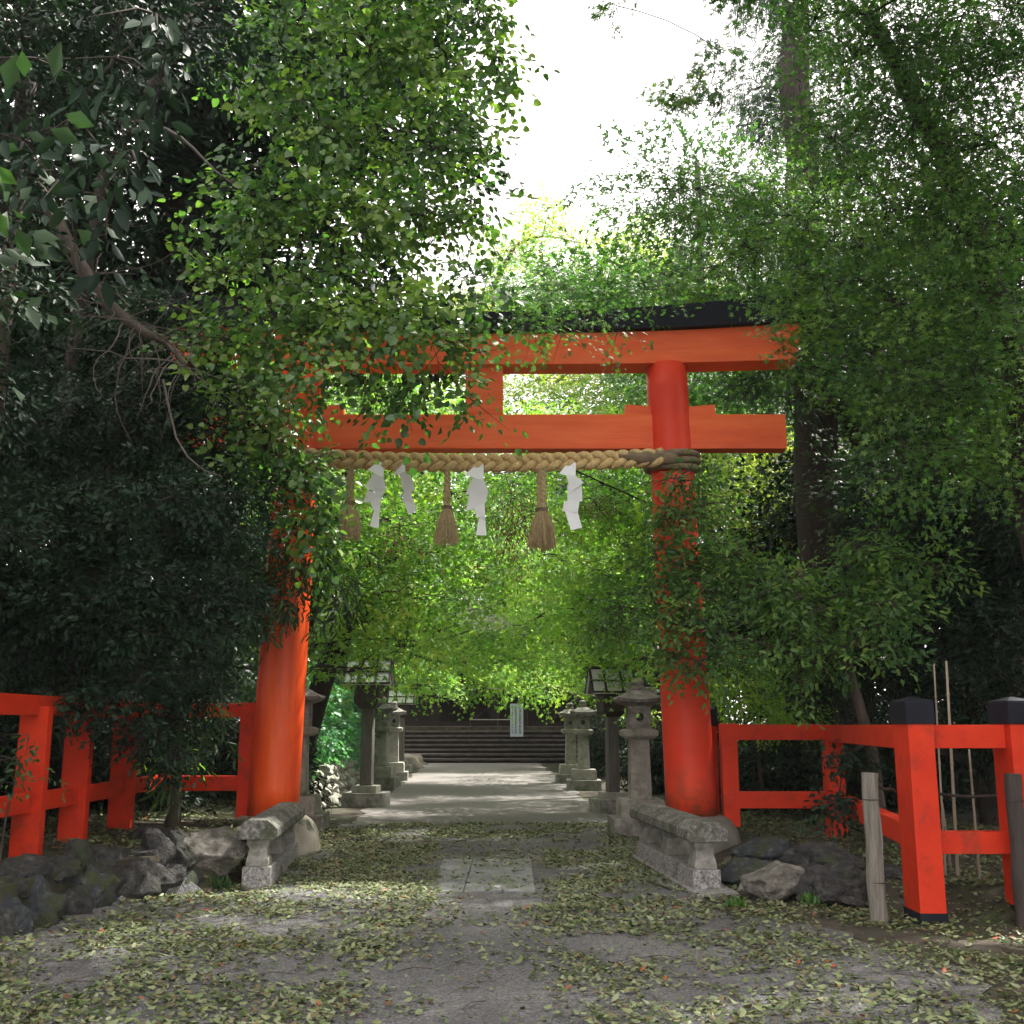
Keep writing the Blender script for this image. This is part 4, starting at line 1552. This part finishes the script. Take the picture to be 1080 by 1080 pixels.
pts = [at(172, 400, 9.9), at(178, 430, 9.9), at(186, 462, 9.85), at(198, 482, 9.8), at(215, 496, 9.8), at(235, 503, 9.8)]
mb.tube([p - base for p in pts], [.012, .011, .010, .009, .006, .003], 6)
mb.build('twigs', M['bark_pale'], g)

# ---- centre background maples over the path
cents = [
    ('layered green maple left of the path behind the gate', (-4.2, 19.5), 3.2,
     [(400, 405, 21.5, 62), (345, 400, 21, 60), (455, 415, 23, 45), (370, 600, 18.5, 70), (350, 520, 18.5, 65), (420, 560, 19.5, 60), (390, 655, 19, 55), (430, 640, 20, 45), (350, 680, 19, 38), (460, 600, 21, 50), (380, 470, 19.5, 60), (450, 500, 20.5, 60)], 'maple_far'),
    ('layered green maple right of the path behind the gate', (3.6, 21), 3.0,
     [(660, 600, 19.5, 55), (620, 640, 20.5, 55), (650, 540, 20, 60), (590, 590, 22, 60), (660, 670, 20.5, 35), (610, 500, 21, 60), (700, 500, 20.5, 60), (570, 650, 23, 45), (640, 700, 21, 24)], 'maple_far'),
    ('maple with boughs meeting over the middle of the path', (-4.8, 28), 4.0,
     [(470, 540, 27, 60), (530, 520, 28, 60), (500, 610, 28, 60), (450, 660, 28, 48), (520, 670, 29, 44), (410, 700, 27, 30), (480, 700, 30, 30), (560, 600, 28, 55), (540, 450, 28, 60), (460, 440, 28, 60)], 'maple_far'),
    ('farther maple low over the right side of the path', (4.6, 31), 4.0,
     [(600, 690, 30, 38), (560, 700, 33, 30), (620, 620, 31, 50), (590, 540, 31, 60), (650, 450, 30, 60), (580, 440, 32, 60), (530, 706, 35, 24), (640, 720, 32, 22)], 'maple_far'),
    ('dark green maple over the steps at the end of the path', (-6, 40), 5,
     [(520, 600, 44, 60), (600, 600, 44, 60), (660, 620, 43, 60), (700, 600, 43, 50), (560, 630, 46, 50), (440, 700, 38, 32), (500, 690, 40, 40), (560, 680, 40, 38), (400, 680, 38, 40), (470, 640, 40, 50), (540, 620, 41, 60), (610, 660, 41, 40), (600, 712, 41, 18), (500, 560, 42, 60)], 'maple_far'),
    ('pale yellow green maple rising behind the middle of the gate', (-6.5, 34), 9,
     [(520, 380, 32, 65), (600, 400, 33, 60), (560, 320, 34, 62), (620, 300, 34, 55), (540, 265, 34, 45), (580, 230, 35, 45), (660, 260, 35, 45), (650, 350, 34, 60), (500, 320, 33, 50)], 'maple_yellow'),
    ('yellow green maple above the right half of the gate', (5.5, 33), 9,
     [(700, 300, 32, 50), (690, 272, 33, 30), (745, 275, 32, 34), (700, 400, 31, 60), (760, 330, 31, 50), (650, 250, 36, 26)], 'maple_yellow'),
    ('sunlit yellow leaved maple seen right of the gate pillar', (6.0, 24), 3,
     [(780, 520, 24, 55), (830, 540, 24, 50), (790, 590, 24, 45), (850, 600, 24, 40), (770, 470, 25, 40), (830, 470, 25, 45)], 'maple_yellow'),
]
for lab, (bx, by), zt, cs, spn in cents:
    cl = []
    for (px, py, D, r) in cs:
        r *= 1.12
        cl.append(C(px, py, D, r, .26))
        cl.append(C(px + 30, py + 26, D - 1.2, r * .75, .22))
    topz = max(c[0].z for c in cl)
    top = sum((c[0] for c in cl), V()) / len(cl)
    trunk = [(bx, by, 0), (bx + (top.x - bx) * .15, by, topz * .25), (bx + (top.x - bx) * .45, by, topz * .6), (bx + (top.x - bx) * .8, by, topz * .92)]
    plant('maple_tree', lab, 'tree', trunk, .20, lumpy(cl, 4, .55, .6), spn, over=dict(lai=1.3), group='maples behind the gate', bark='bark_dark')

plant('maple_tree', 'spreading maple high over the path just beyond the gate', 'tree',
      [(6.6, 18.6, 0), (6.5, 18.6, 3), (6.2, 18.4, 6), (5.0, 18.4, 8.6)], .2,
      [(V((x, y, z)), (1.5, 1.4, .45)) for x, y, z in ((1.5, 17, 8.6), (3.2, 17.6, 8.2), (4.4, 18.6, 8.6), (2.6, 19.4, 9.2), (.8, 18.8, 9.4), (5.4, 17.2, 9.2), (4.0, 16.2, 9.5), (5.6, 20, 9.8), (4, 21, 9.4), (2.2, 21.5, 9.8), (4.2, 23, 9), (5.8, 23.5, 9.4), (3.2, 25, 9.8), (5, 26, 9.6), (6.2, 22, 9.8), (5.8, 18, 8.6), (2.8, 15.8, 9.8))], 'maple_far',
      group='maples behind the gate', bark='bark_dark', over=dict(mat='leaf_maple', lai=2.6))
# leaning dark trunk left behind pillar
plant('leaning_tree', 'dark leaning tree just right of the left gate pillar beyond it', 'tree',
      [(-4.0, 20, 0), at(345, 700, 19.6), at(385, 640, 19.3), at(420, 570, 19)], .24, [C(400, 580, 18.6, 40, .4), C(350, 560, 18.6, 50, .5)], 'maple_far', bark='bark_dark')

# big dark cedar with visible trunk at the right
cl = []
rs = random.Random(31)
for i in range(46):
    t = i / 45
    z = 7.0 + 13 * t
    a = rs.uniform(0, 2 * PI)
    R = (1.05 - .6 * t)
    cl.append((V((5.2 + R * math.cos(a), 18 + R * math.sin(a), z)), (.62, .62, .42)))
for px, py, r in ((800, 205, 20), (790, 250, 25), (780, 320, 24), (830, 370, 30), (835, 420, 26), (800, 290, 30), (760, 355, 12)):
    cl.append(C(px, py, 15.5, r, .7))
plant('cedar_tree', 'tall straight dark cedar rising at the right behind the gate', 'tree',
      [(5.15, 18, 0), (5.15, 18, 5), (5.18, 18, 10), (5.2, 18, 15), (5.2, 18, 20)], .46, cl, 'cedar', bark='bark_dark', limb_k=.5)
cl = []
for i in range(12):
    t = i / 11
    a = i * 2.4
    R = 1.0 - .8 * t
    cl.append((at(735, 360 - 185 * t, 27) + V((R * math.cos(a), R * math.sin(a), 0)), (.7 - .3 * t, .7 - .3 * t, .45)))
pt = at(735, 170, 27)
plant('conifer_tree', 'slim pointed conifer top standing against the white sky', 'tree',
      [(pt.x, 27, 0), (pt.x, 27, pt.z * .5), (pt.x, 27, pt.z)], .2, cl, 'cedar', bark='bark_dark', over=dict(size=.2))

# R1 front right maple
cl = [C(900, 60, 10.6, 75), C(980, 40, 10.2, 80), C(1060, 60, 10, 80), C(880, 150, 10.8, 65), C(960, 140, 10.4, 75), C(1045, 150, 10.2, 75), C(850, 230, 10.8, 60), C(930, 235, 10.6, 70),
      C(1010, 240, 10.4, 75), C(1070, 250, 10.2, 60), C(800, 268, 11.2, 34, .6), C(870, 310, 10.8, 60), C(950, 320, 10.6, 70), C(1030, 330, 10.4, 70), C(748, 282, 11.4, 30, .5), C(680, 305, 11.6, 42, .45),
      C(630, 318, 11.8, 32, .45), C(905, 385, 10.9, 46), C(970, 400, 10.8, 60), C(1030, 410, 10.6, 70), C(955, 475, 11.2, 52), C(1010, 490, 11, 65), C(1070, 460, 10.8, 60),
      C(600, 345, 12.0, 30, .4), C(700, 288, 11.8, 26, .4), C(560, 342, 12.2, 24, .5), C(590, 336, 12, 26, .45), C(625, 334, 12, 24, .4), C(575, 320, 12, 30, .5), C(640, 308, 11.8, 32, .5), C(600, 300, 12, 36, .5), C(700, 300, 11.7, 30, .6), C(760, 280, 11.4, 30, .5), C(850, 345, 11.6, 34), C(850, 385, 11.6, 22), C(845, 290, 11.2, 36), C(835, 310, 11.3, 26, .5), C(860, 20, 11, 30), C(1000, -30, 10.4, 70), C(560, 335, 12.1, 16, .5), C(650, 350, 12.2, 14, .5)]
plant('maple_tree', 'large maple in front of the gate at the right, boughs over the lintel end', 'tree',
      [(5.6, 11.2, .1), (5.5, 11.2, 3), (5.3, 11, 5.5), (4.7, 10.8, 7.5), (3.9, 10.7, 9.2)], .20, lumpy(cl, 6, .5, .7, skip=lambda c: c.x < 2.4), 'maple', limb_k=.5, over=dict(lai=1.3), bark='bark_dark', attach=.35)
# a second, deeper layer of same region
cl = [C(930, 120, 14, 90), C(1020, 100, 14, 90), C(920, 250, 14, 80), C(1010, 260, 14, 90), C(910, 370, 14.5, 70), C(1000, 390, 14, 90), C(1070, 400, 14, 80), C(940, 500, 15, 75), C(1040, 520, 14.5, 80), C(930, 0, 14, 90), C(1060, 10, 14, 90), C(1070, 250, 14, 80)]
plant('maple_tree', 'darker maple deep behind the large right hand maple', 'tree',
      [(7.0, 15.5, .1), (6.9, 15.2, 3), (6.6, 15, 6), (6.0, 14.6, 9.5)], .22, cl, 'maple', over=dict(size=.10, shape='maple3', lai=3.0, mat='leaf_dark2'), bark='bark_dark')
# sky sprays
cl = [C(710, 98, 7.2, 26, .6), C(752, 80, 7.2, 26, .8), C(735, 110, 7.4, 18, .6), C(650, 6, 7.0, 26, .4), C(775, 50, 7.4, 20), C(790, -20, 7.4, 40)]
plant('maple_tree', 'high maple spray hanging against the white sky above the gate', 'tree',
      [(4.9, 6.2, 0), (4.8, 6.3, 3), (4.5, 6.5, 5.5), (3.6, 6.9, 7.8), (2.2, 7.3, 8.6)], .10, cl, 'maple', over=dict(lai=3.6, size=.055, spray=2.6, upness=.5), limb_k=.3, bark='bark_dark')

# R3 glossy shrub climbing around the right pillar
cl = [C(715, 505, 13.0, 26), C(745, 530, 13.2, 32), C(700, 545, 12.9, 20), C(775, 585, 13.2, 28), C(825, 605, 13.2, 34), C(718, 540, 12.9, 24), C(728, 585, 12.9, 22), C(716, 628, 12.8, 26), C(738, 700, 12.5, 20), C(700, 655, 12.8, 20), C(920, 575, 12.6, 34), C(905, 620, 12.6, 42), C(740, 600, 12.9, 34),
      C(790, 620, 12.8, 45), C(850, 640, 12.6, 50), C(700, 620, 12.8, 24), C(655, 640, 13.1, 30), C(720, 660, 12.6, 42), C(780, 675, 12.4, 42), C(840, 690, 12.4, 40), C(900, 680, 12.3, 45), C(640, 665, 13.3, 18),
      C(930, 640, 12.4, 50), C(690, 580, 12.9, 14), C(760, 580, 12.6, 25), C(715, 690, 12.6, 14), C(960, 590, 12.6, 45)]
plant('evergreen_shrub', 'glossy leaved shrub growing across the middle of the right gate pillar', 'shrub',
      [(4.3, 13.1, .1), (4.2, 13.0, 1.2), (3.9, 12.9, 2.4), (3.4, 12.9, 3.4)], .09, lumpy(cl, 5, .55, .7), 'evergreen_mid', over=dict(lai=1.5, size=.09, mat='leaf_maple'), limb_k=.6)
# dark dense shrub mass right
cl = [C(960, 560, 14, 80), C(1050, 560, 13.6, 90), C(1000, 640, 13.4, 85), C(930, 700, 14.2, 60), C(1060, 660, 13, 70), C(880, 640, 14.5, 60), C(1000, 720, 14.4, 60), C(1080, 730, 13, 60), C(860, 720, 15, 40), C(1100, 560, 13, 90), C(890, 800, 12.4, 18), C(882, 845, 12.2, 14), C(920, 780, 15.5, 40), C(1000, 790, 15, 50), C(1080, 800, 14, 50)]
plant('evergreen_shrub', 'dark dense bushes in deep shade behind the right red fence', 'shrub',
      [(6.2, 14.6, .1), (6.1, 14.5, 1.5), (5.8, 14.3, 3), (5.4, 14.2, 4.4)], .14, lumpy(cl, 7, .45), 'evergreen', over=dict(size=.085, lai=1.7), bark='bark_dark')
# sunlit shrub behind right fence
cl = [C(785, 720, 17.5, 40, .8), C(800, 745, 17, 32, .8), C(765, 705, 17.5, 28), C(830, 730, 17.5, 30), C(845, 760, 17.5, 28)]
plant('azalea_bush', 'sunlit lime green bush just right of the right gate pillar', 'shrub',
      [(3.9, 17.6, 0), (3.9, 17.5, .6), (3.8, 17.4, 1.4)], .05, cl, 'evergreen_mid', over=dict(mat='leaf_lime', size=.07, lai=2.2))
# understory right low dark
for k, (x, y, r, h, lab) in enumerate([(4.4, 18.5, 1.2, 1.0, 'low dark shrub in the gap under the right red rail'), (6.0, 17.5, 1.5, 1.3, 'low dark shrub deep behind the capped posts'),
                                       (3.6, 24, 1.2, 1.2, 'dark shrub beyond the near right lantern'), (3.4, 32, 1.4, 1.4, 'dark shrub beside the farthest right lanterns')]):
    cl = [(V((x + random.uniform(-.5, .5) * r, y + random.uniform(-.5, .5) * r, h * random.uniform(.3, .9))), (r * .6, r * .6, r * .5)) for _ in range(6)]
    plant('undergrowth_shrub', lab, 'shrub', [(x, y, 0), (x, y, h * .4), (x, y, h * .8)], .05, cl, 'evergreen', over=dict(size=.09), bark='bark_dark')
for k, (x, y, r, h, lab) in enumerate([(-5.4, 14.5, 1.2, 1.0, 'low dark shrub behind the left red fence'), (-6.5, 12.5, 1.5, 1.6, 'leafy dark undergrowth at the left edge behind the fence'),
                                       (-3.9, 17.6, .7, 1.2, 'dark shrub behind the near left stone lantern'), (-6.2, 10.0, 1.3, 1.4, 'dark shrub at the left edge behind the fence posts'),
                                       (-7.5, 16, 2.0, 2.6, 'tall dark thicket deep behind the left fence'), (-5.6, 18.5, 1.6, 2.4, 'dark thicket beyond the left gate pillar')]):
    cl = [(V((x + random.uniform(-.6, .6) * r, y + random.uniform(-.5, .5) * r, .4 + h * random.uniform(.1, .9))), (r * .6, r * .6, r * .5)) for _ in range(7)]
    plant('undergrowth_shrub', lab, 'shrub', [(x, y, .3), (x, y, h * .5), (x, y, h * .9)], .05, cl, 'evergreen', over=dict(size=.09), bark='bark_dark')
# fern-ish plant near P1 post in the left corner and little plant on left fence
cl = [C(15, 800, 9.3, 30, .6), C(30, 775, 9.4, 18, .5), C(5, 825, 9.3, 18, .5)]
plant('fence_plant', 'bluish leafy sprig in front of the leftmost red fence post', 'plant', [(-4.15, 9.2, .35), (-4.15, 9.25, .8), (-4.1, 9.3, 1.2)], .012, cl, 'evergreen_mid', over=dict(size=.06, lai=.9))
cl = [C(185, 785, 13.2, 24, .6), C(205, 790, 13.2, 16, .6)]
plant('lime_sprig', 'lime leaved sprig showing through the far part of the left fence', 'plant', [(-4.0, 13.6, .35), (-3.98, 13.5, .9), (-3.95, 13.4, 1.3)], .015, cl, 'evergreen_mid', over=dict(size=.10, lai=1.2, mat='leaf_lime', shape='long'))

# ivy hedge on the stone wall
cl = []
for i in range(16):
    y = 20.0 + i * .62
    x = -3.98 - .02 * (y - 20)
    cl.append((V((x, y, 1.35 + .1 * math.sin(i))), (.48, .5, .62)))
    cl.append((V((x - .15, y + .3, 2.05 + .15 * math.sin(i * 1.7))), (.45, .5, .42)))
plant('ivy_hedge', 'bright green ivy hedge topping the pale field stone wall', 'hedge',
      [(-4.2, 20.6, .7), (-4.2, 20.6, 1.2), (-4.2, 20.7, 1.8)], .05, cl, 'evergreen_mid', over=dict(mat='leaf_ivy', size=.075, lai=2.6, shape='heart', shell=.3), limb_k=.4)

# brown dried foliage behind rope
cl = [C(540, 525, 16.5, 22, .5), C(525, 545, 16.6, 14), C(555, 550, 16.6, 16, 1.2), C(625, 530, 16.4, 14, 1.4), C(420, 555, 16.2, 14, 1.0)]
plant('dry_branch_tree', 'thin tree with withered brown leaves hanging behind the straw rope', 'tree',
      [(2.9, 17.2, 0), (2.8, 17.1, 3), (2.2, 17.0, 5.0), (.8, 16.8, 5.6), (-.3, 16.6, 5.4)], .022, cl, 'maple', over=dict(mat='leaf_dry', size=.085, lai=1.3, shape='long', droop=1.0), bark='bark_dark', limb_k=.5)

# forest closing the view left, right, back
fl = [
    ('forest_tree', 'dark forest tree deep behind the left fence', (-8.5, 17), 10, 3.6, 'forest_dark'),
    ('forest_tree', 'tall dark forest tree at the far left beyond the fence', (-12, 15), 14, 4.2, 'forest_dark'),
    ('forest_tree', 'dark forest tree behind the ivy hedge', (-8, 25), 14, 4.0, 'forest_dark'),
    ('forest_tree', 'forest tree behind the far left lantern', (-9, 35), 17, 5.0, 'forest'),
    ('forest_tree', 'forest tree left of the shrine gate hall', (-11, 48), 19, 6.0, 'forest'),
    ('forest_tree', 'dark forest tree deep behind the right fence', (8.5, 19), 12, 3.6, 'forest_dark'),
    ('forest_tree', 'squat dark forest tree filling the gap behind the right fence', (7.0, 22), 7, 3.0, 'forest_dark'),
    ('forest_tree', 'dark forest tree in the gap right of the corner post', (12.5, 24), 10, 4.2, 'forest_dark'),
    ('forest_tree', 'tall forest tree at the far right edge', (11.5, 14), 14, 4.2, 'forest_dark'),
    ('forest_tree', 'forest tree beyond the cedar trunk', (10.5, 29), 13, 4.5, 'forest'),
    ('forest_tree', 'low forest tree just right of the far lanterns', (6.4, 24.5), 7, 2.3, 'forest_dark'),
    ('forest_tree', 'small forest tree behind the ivy hedge end', (-6.2, 30), 10, 2.4, 'forest'),
    ('forest_tree', 'forest tree right of the shed roof', (9.5, 39), 17, 5.0, 'forest'),
    ('forest_tree', 'forest tree right of the shrine gate hall', (8.5, 52), 19, 6.0, 'forest'),
    ('forest_tree', 'tall forest tree behind the shrine gate hall, left half', (-6, 60), 19, 6.5, 'forest'),
    ('forest_tree', 'tall forest tree behind the shrine gate hall, right half', (3, 60), 18, 6.5, 'forest'),
]
rs = random.Random(50)
for nm, lab, (x, y), h, r, spn in fl:
    cl = []
    for k in range(34):
        t = rs.random() ** .8
        z = h * (.10 + .85 * t)
        a = rs.uniform(0, 2 * PI)
        R = r * (1 - .55 * t) * math.sqrt(rs.random())
        q = r * rs.uniform(.26, .42)
        cx = x + R * math.cos(a)
        if 10 < y < 48 and abs(cx + .5) < 3.6 + q and z < 9: cx = x + math.copysign(abs(R * math.cos(a)), x)
        cl.append((V((cx, y + R * math.sin(a), max(z, q * .6))), (q, q, q * .7)))
    far = .13 + .0022 * max(0, y - 15)
    plant(nm, lab, 'tree', [(x, y, 0), (x, y, h * .3), (x + .3, y, h * .6), (x, y, h * .9)], r * .075, cl, spn, group='forest trees around the shrine', bark='bark_dark', over=dict(size=far, lai=1.8), twigs=False)
mb = None


# unseen trees added beyond the frame, either side of the viewer, to shade the forecourt
for lab, x, y, h, r, nk, q0 in (('tall tree standing right of the forecourt', 9.2, 5.5, 12.5, 3.0, 46, 3.0), ('tall tree standing left of the forecourt', -8.2, 5.0, 12, 4.3, 46, 2.0),
                               ('tree at the right edge of the forecourt behind the first', 9.5, .5, 12, 4.0, 34, 3.0)):
    cl = []
    for k in range(nk):
        a = rs.uniform(0, 2 * PI)
        R = r * math.sqrt(rs.random())
        q = r * rs.uniform(.24, .36)
        cl.append((V((x + R * math.cos(a), y + R * math.sin(a), q0 + (h - q0) * rs.random())), (q, q, q * .6)))
    plant('unseen_shade_tree', lab, 'tree', [(x, y, 0), (x, y, h * .3), (x, y, h * .6), (x, y, h * .9)], .3, cl, 'forest', over=dict(size=.16, lai=2.2), twigs=False)


rs2 = random.Random(8)
cl = []  # unseen crown, shaped to stay above the view and shade the forecourt
for k in range(54):
    x, y = rs2.uniform(.2, 8.6), rs2.uniform(7.2, 13.6)
    dz = 1.8 if x < .31 * y else .7
    cl.append((V((x, y, .73 * y + 1.55 + dz + rs2.uniform(.2, 1.8))), (1.1, 1.1, .4)))
plant('unseen_shade_tree', 'high spreading maple arching over the gate forecourt from the right', 'tree', [(7.4, 9.4, 0), (7.3, 9.3, 3), (6.9, 9.2, 6), (5.9, 9.2, 9), (4.6, 9.2, 10.6)], .28, cl, 'maple_far', over=dict(size=.10, lai=2.0, mat='leaf_maple'), twigs=False, bark='bark_dark')


# ------------------------------------------------------------------ FALLEN LEAVES
def litter():
    N0 = 210000
    x = RS.uniform(-7, 6, N0)
    y = 5.0 + 13.0 * RS.rand(N0) ** 1.0
    P = np.stack([x, y, np.zeros(N0)], 1)
    px, py = project(P)
    dens = np.zeros(N0)
    # noise field
    nf = np.array([mnoise.fractal(Vector((a * 1.1, b * 1.1, 3.3)), 1.0, 2.0, 3) for a, b in zip(x, y)])
    nf2 = np.array([mnoise.noise(Vector((a * 3.5, b * 3.5, 8.3))) for a, b in zip(x, y)])
    left = (px < 450 - (py - 960) * .9) & (py > 900)
    band = (py > 852) & (py <= 960) & (px > 250) & (px < 720)
    right = (px > 560 + (py - 950) * .7) & (py > 915)
    dens = np.where(left, .62, dens)
    dens = np.where(right, .50, dens)
    dens = np.where(band, .85, dens)
    slab = (px > 462) & (px < 575) & (py > 885)
    dens = np.where(slab & (py < 960), .16, dens)
    mid = (~left) & (~right) & (py > 955)
    dens = np.where(mid, .10, dens)
    # edges of dense zones fade
    e = np.clip((430 - (py - 960) * .9 - px) / 90 + 1, 0, 1)
    dens = np.where(mid & (px < 540), np.maximum(.10, .55 * e), dens)
    e = np.clip((px - (560 + (py - 950) * .7)) / 80 + 1, 0, 1)
    dens = np.where(mid & (px >= 540), np.maximum(.09, .45 * e), dens)
    far = py <= 852
    dens = np.where(far, np.clip((py - 838) / 16, 0, 1) * .5, dens)
    off = (x < -3.8) | (x > 3.0)
    dens = np.where(off, .38, dens)
    dens = dens * np.clip(.92 + nf * 1.7 + nf2 * 1.0, .05, 1.7)
    keep = RS.rand(N0) < dens * .80
    x, y = x[keep], y[keep]
    z = np.array([max(gh(a, b), 0) for a, b in zip(x, y)]) + .016 + RS.rand(len(x)) * .014
    n = len(x)
    P = np.stack([x, y, z], 1)
    a = RS.rand(n) * 2 * PI
    D = np.stack([np.cos(a), np.sin(a), RS.normal(size=n) * .2], 1)
    Nn = np.stack([RS.normal(size=n) * .42, RS.normal(size=n) * .42, np.ones(n)], 1)
    S = .024 + .048 * RS.rand(n) ** 1.2
    r = RS.rand(n)
    r = np.where(r > .93, r, r * .86)
    r = np.where((r >= .9) & (RS.rand(n) < .86), .35, r)
    o = leaf_object('fallen_leaves', P, D, Nn, S, 'curl', M['litter'], None, r)
    tag(o, 'pale green and brown fallen leaves scattered over the path', 'fallen leaves', None, 'stuff')
    return n


nl = litter()


# small dark twigs and pebbles on the path
mb = MB()
rs = random.Random(4)
for i in range(220):
    x, y = rs.uniform(-4, 3.5), rs.uniform(6, 16)
    a = rs.uniform(0, PI)
    L = rs.uniform(.05, .28)
    z = max(gh(x, y), 0) + .018
    p = V((x, y, z))
    d = V((math.cos(a), math.sin(a), 0))
    mb.tube([p, p + d * L * .5 + V((0, 0, .01)) + V((-d.y, d.x, 0)) * L * .12, p + d * L], .003, 3)
o = mb.build('fallen_twigs', M['bark'])
tag(o, 'thin brown twigs scattered among the fallen leaves', 'twigs', None, 'stuff')

# grass tufts and moss weeds
def tuft(x, y, z, h, n, lab, mat='leaf_lime'):
    P = np.array([[0, 0, 0]] * n, dtype=float) + RS.normal(size=(n, 3)) * [h * .5, h * .5, 0]
    a = RS.rand(n) * 2 * PI
    D = np.stack([np.cos(a) * .5, np.sin(a) * .5, np.ones(n)], 1)
    Nn = np.stack([np.cos(a), np.sin(a), np.zeros(n)], 1)
    o = leaf_object('grass_tuft', P, D, Nn, h * (.6 + .6 * RS.rand(n)), 'long', M[mat])
    o.location = (x, y, z)
    tag(o, lab, 'grass')


p = on_ground(778, 958)
tuft(p.x, p.y, 0, .09, 60, 'tuft of green grass at the foot of the right balustrade', 'leaf_maple')
p = on_ground(262, 925)
tuft(-2.75, 10.85, 0.02, .13, 30, 'weed sprouting between the big boulder and left balustrade', 'leaf_dark2')
p = on_ground(855, 955)
tuft(2.60, 9.95, 0.03, .10, 50, 'grass tuft between the brown boulder and the rounded grey boulder', 'leaf_maple')

# ------------------------------------------------------------------ LIGHT
SUN_EL = math.radians(60)
SUN_AZ = math.radians(126)   # towards the right, from behind the viewer
sv = Vector((math.sin(SUN_AZ) * math.cos(SUN_EL), -math.cos(SUN_AZ) * math.cos(SUN_EL), math.sin(SUN_EL)))
sd = bpy.data.lights.new('sun', 'SUN')
sd.energy = 5.0
sd.angle = math.radians(0.6)
sd.color = (1.0, .95, .86)
so = bpy.data.objects.new('sun', sd)
col.objects.link(so)
so.rotation_euler = sv.to_track_quat('Z', 'Y').to_euler()

w = bpy.data.worlds.new('World')
scene.world = w
w.use_nodes = True
nt = w.node_tree
nt.nodes.clear()
out = nt.nodes.new('ShaderNodeOutputWorld')
bg = nt.nodes.new('ShaderNodeBackground')
sky = nt.nodes.new('ShaderNodeTexSky')
sky.sky_type = 'NISHITA'
sky.sun_disc = False
sky.sun_elevation = SUN_EL
sky.sun_rotation = math.atan2(sv.x, sv.y)
tc = nt.nodes.new('ShaderNodeTexCoord')
nz = noise_node(nt, 2.2, 6, .6, tc.outputs['Generated'])
mr = nt.nodes.new('ShaderNodeMapRange')
mr.inputs['From Min'].default_value = .35
mr.inputs['From Max'].default_value = .6
mr.inputs['To Min'].default_value = .7
mr.inputs['To Max'].default_value = 1.0
nt.links.new(nz.outputs['Fac'], mr.inputs['Value'])
mx = nt.nodes.new('ShaderNodeMix')
mx.data_type = 'RGBA'
nt.links.new(mr.outputs[0], mx.inputs['Factor'])
nt.links.new(sky.outputs[0], mx.inputs[6])
mx.inputs[7].default_value = (9.6, 8.9, 8.7, 1)
nt.links.new(mx.outputs[2], bg.inputs['Color'])
bg.inputs['Strength'].default_value = 0.12
nt.links.new(bg.outputs[0], out.inputs['Surface'])

vs = scene.view_settings
scene.display_settings.display_device = 'sRGB'
vs.view_transform = 'Standard'
vs.look = 'None'
vs.gamma = 1
vs.exposure = 1.65
scene.render.resolution_x = 1024
scene.render.resolution_y = 1024
hm, hnt, hout = new_mat('added_haze')
v_ = hnt.nodes.new('ShaderNodeVolumePrincipled')
v_.inputs['Color'].default_value = (.92, .94, .93, 1)
v_.inputs['Density'].default_value = 0.0003  # thin scattering volume added to lift the dark tones
hnt.links.new(v_.outputs[0], hout.inputs['Volume'])
o = MB().box((0, 25, 13), (90, 110, 30)).build('added_haze', hm)
tag(o, kind='stuff')
print('leaves', LEAFCOUNT[0], 'litter', nl)
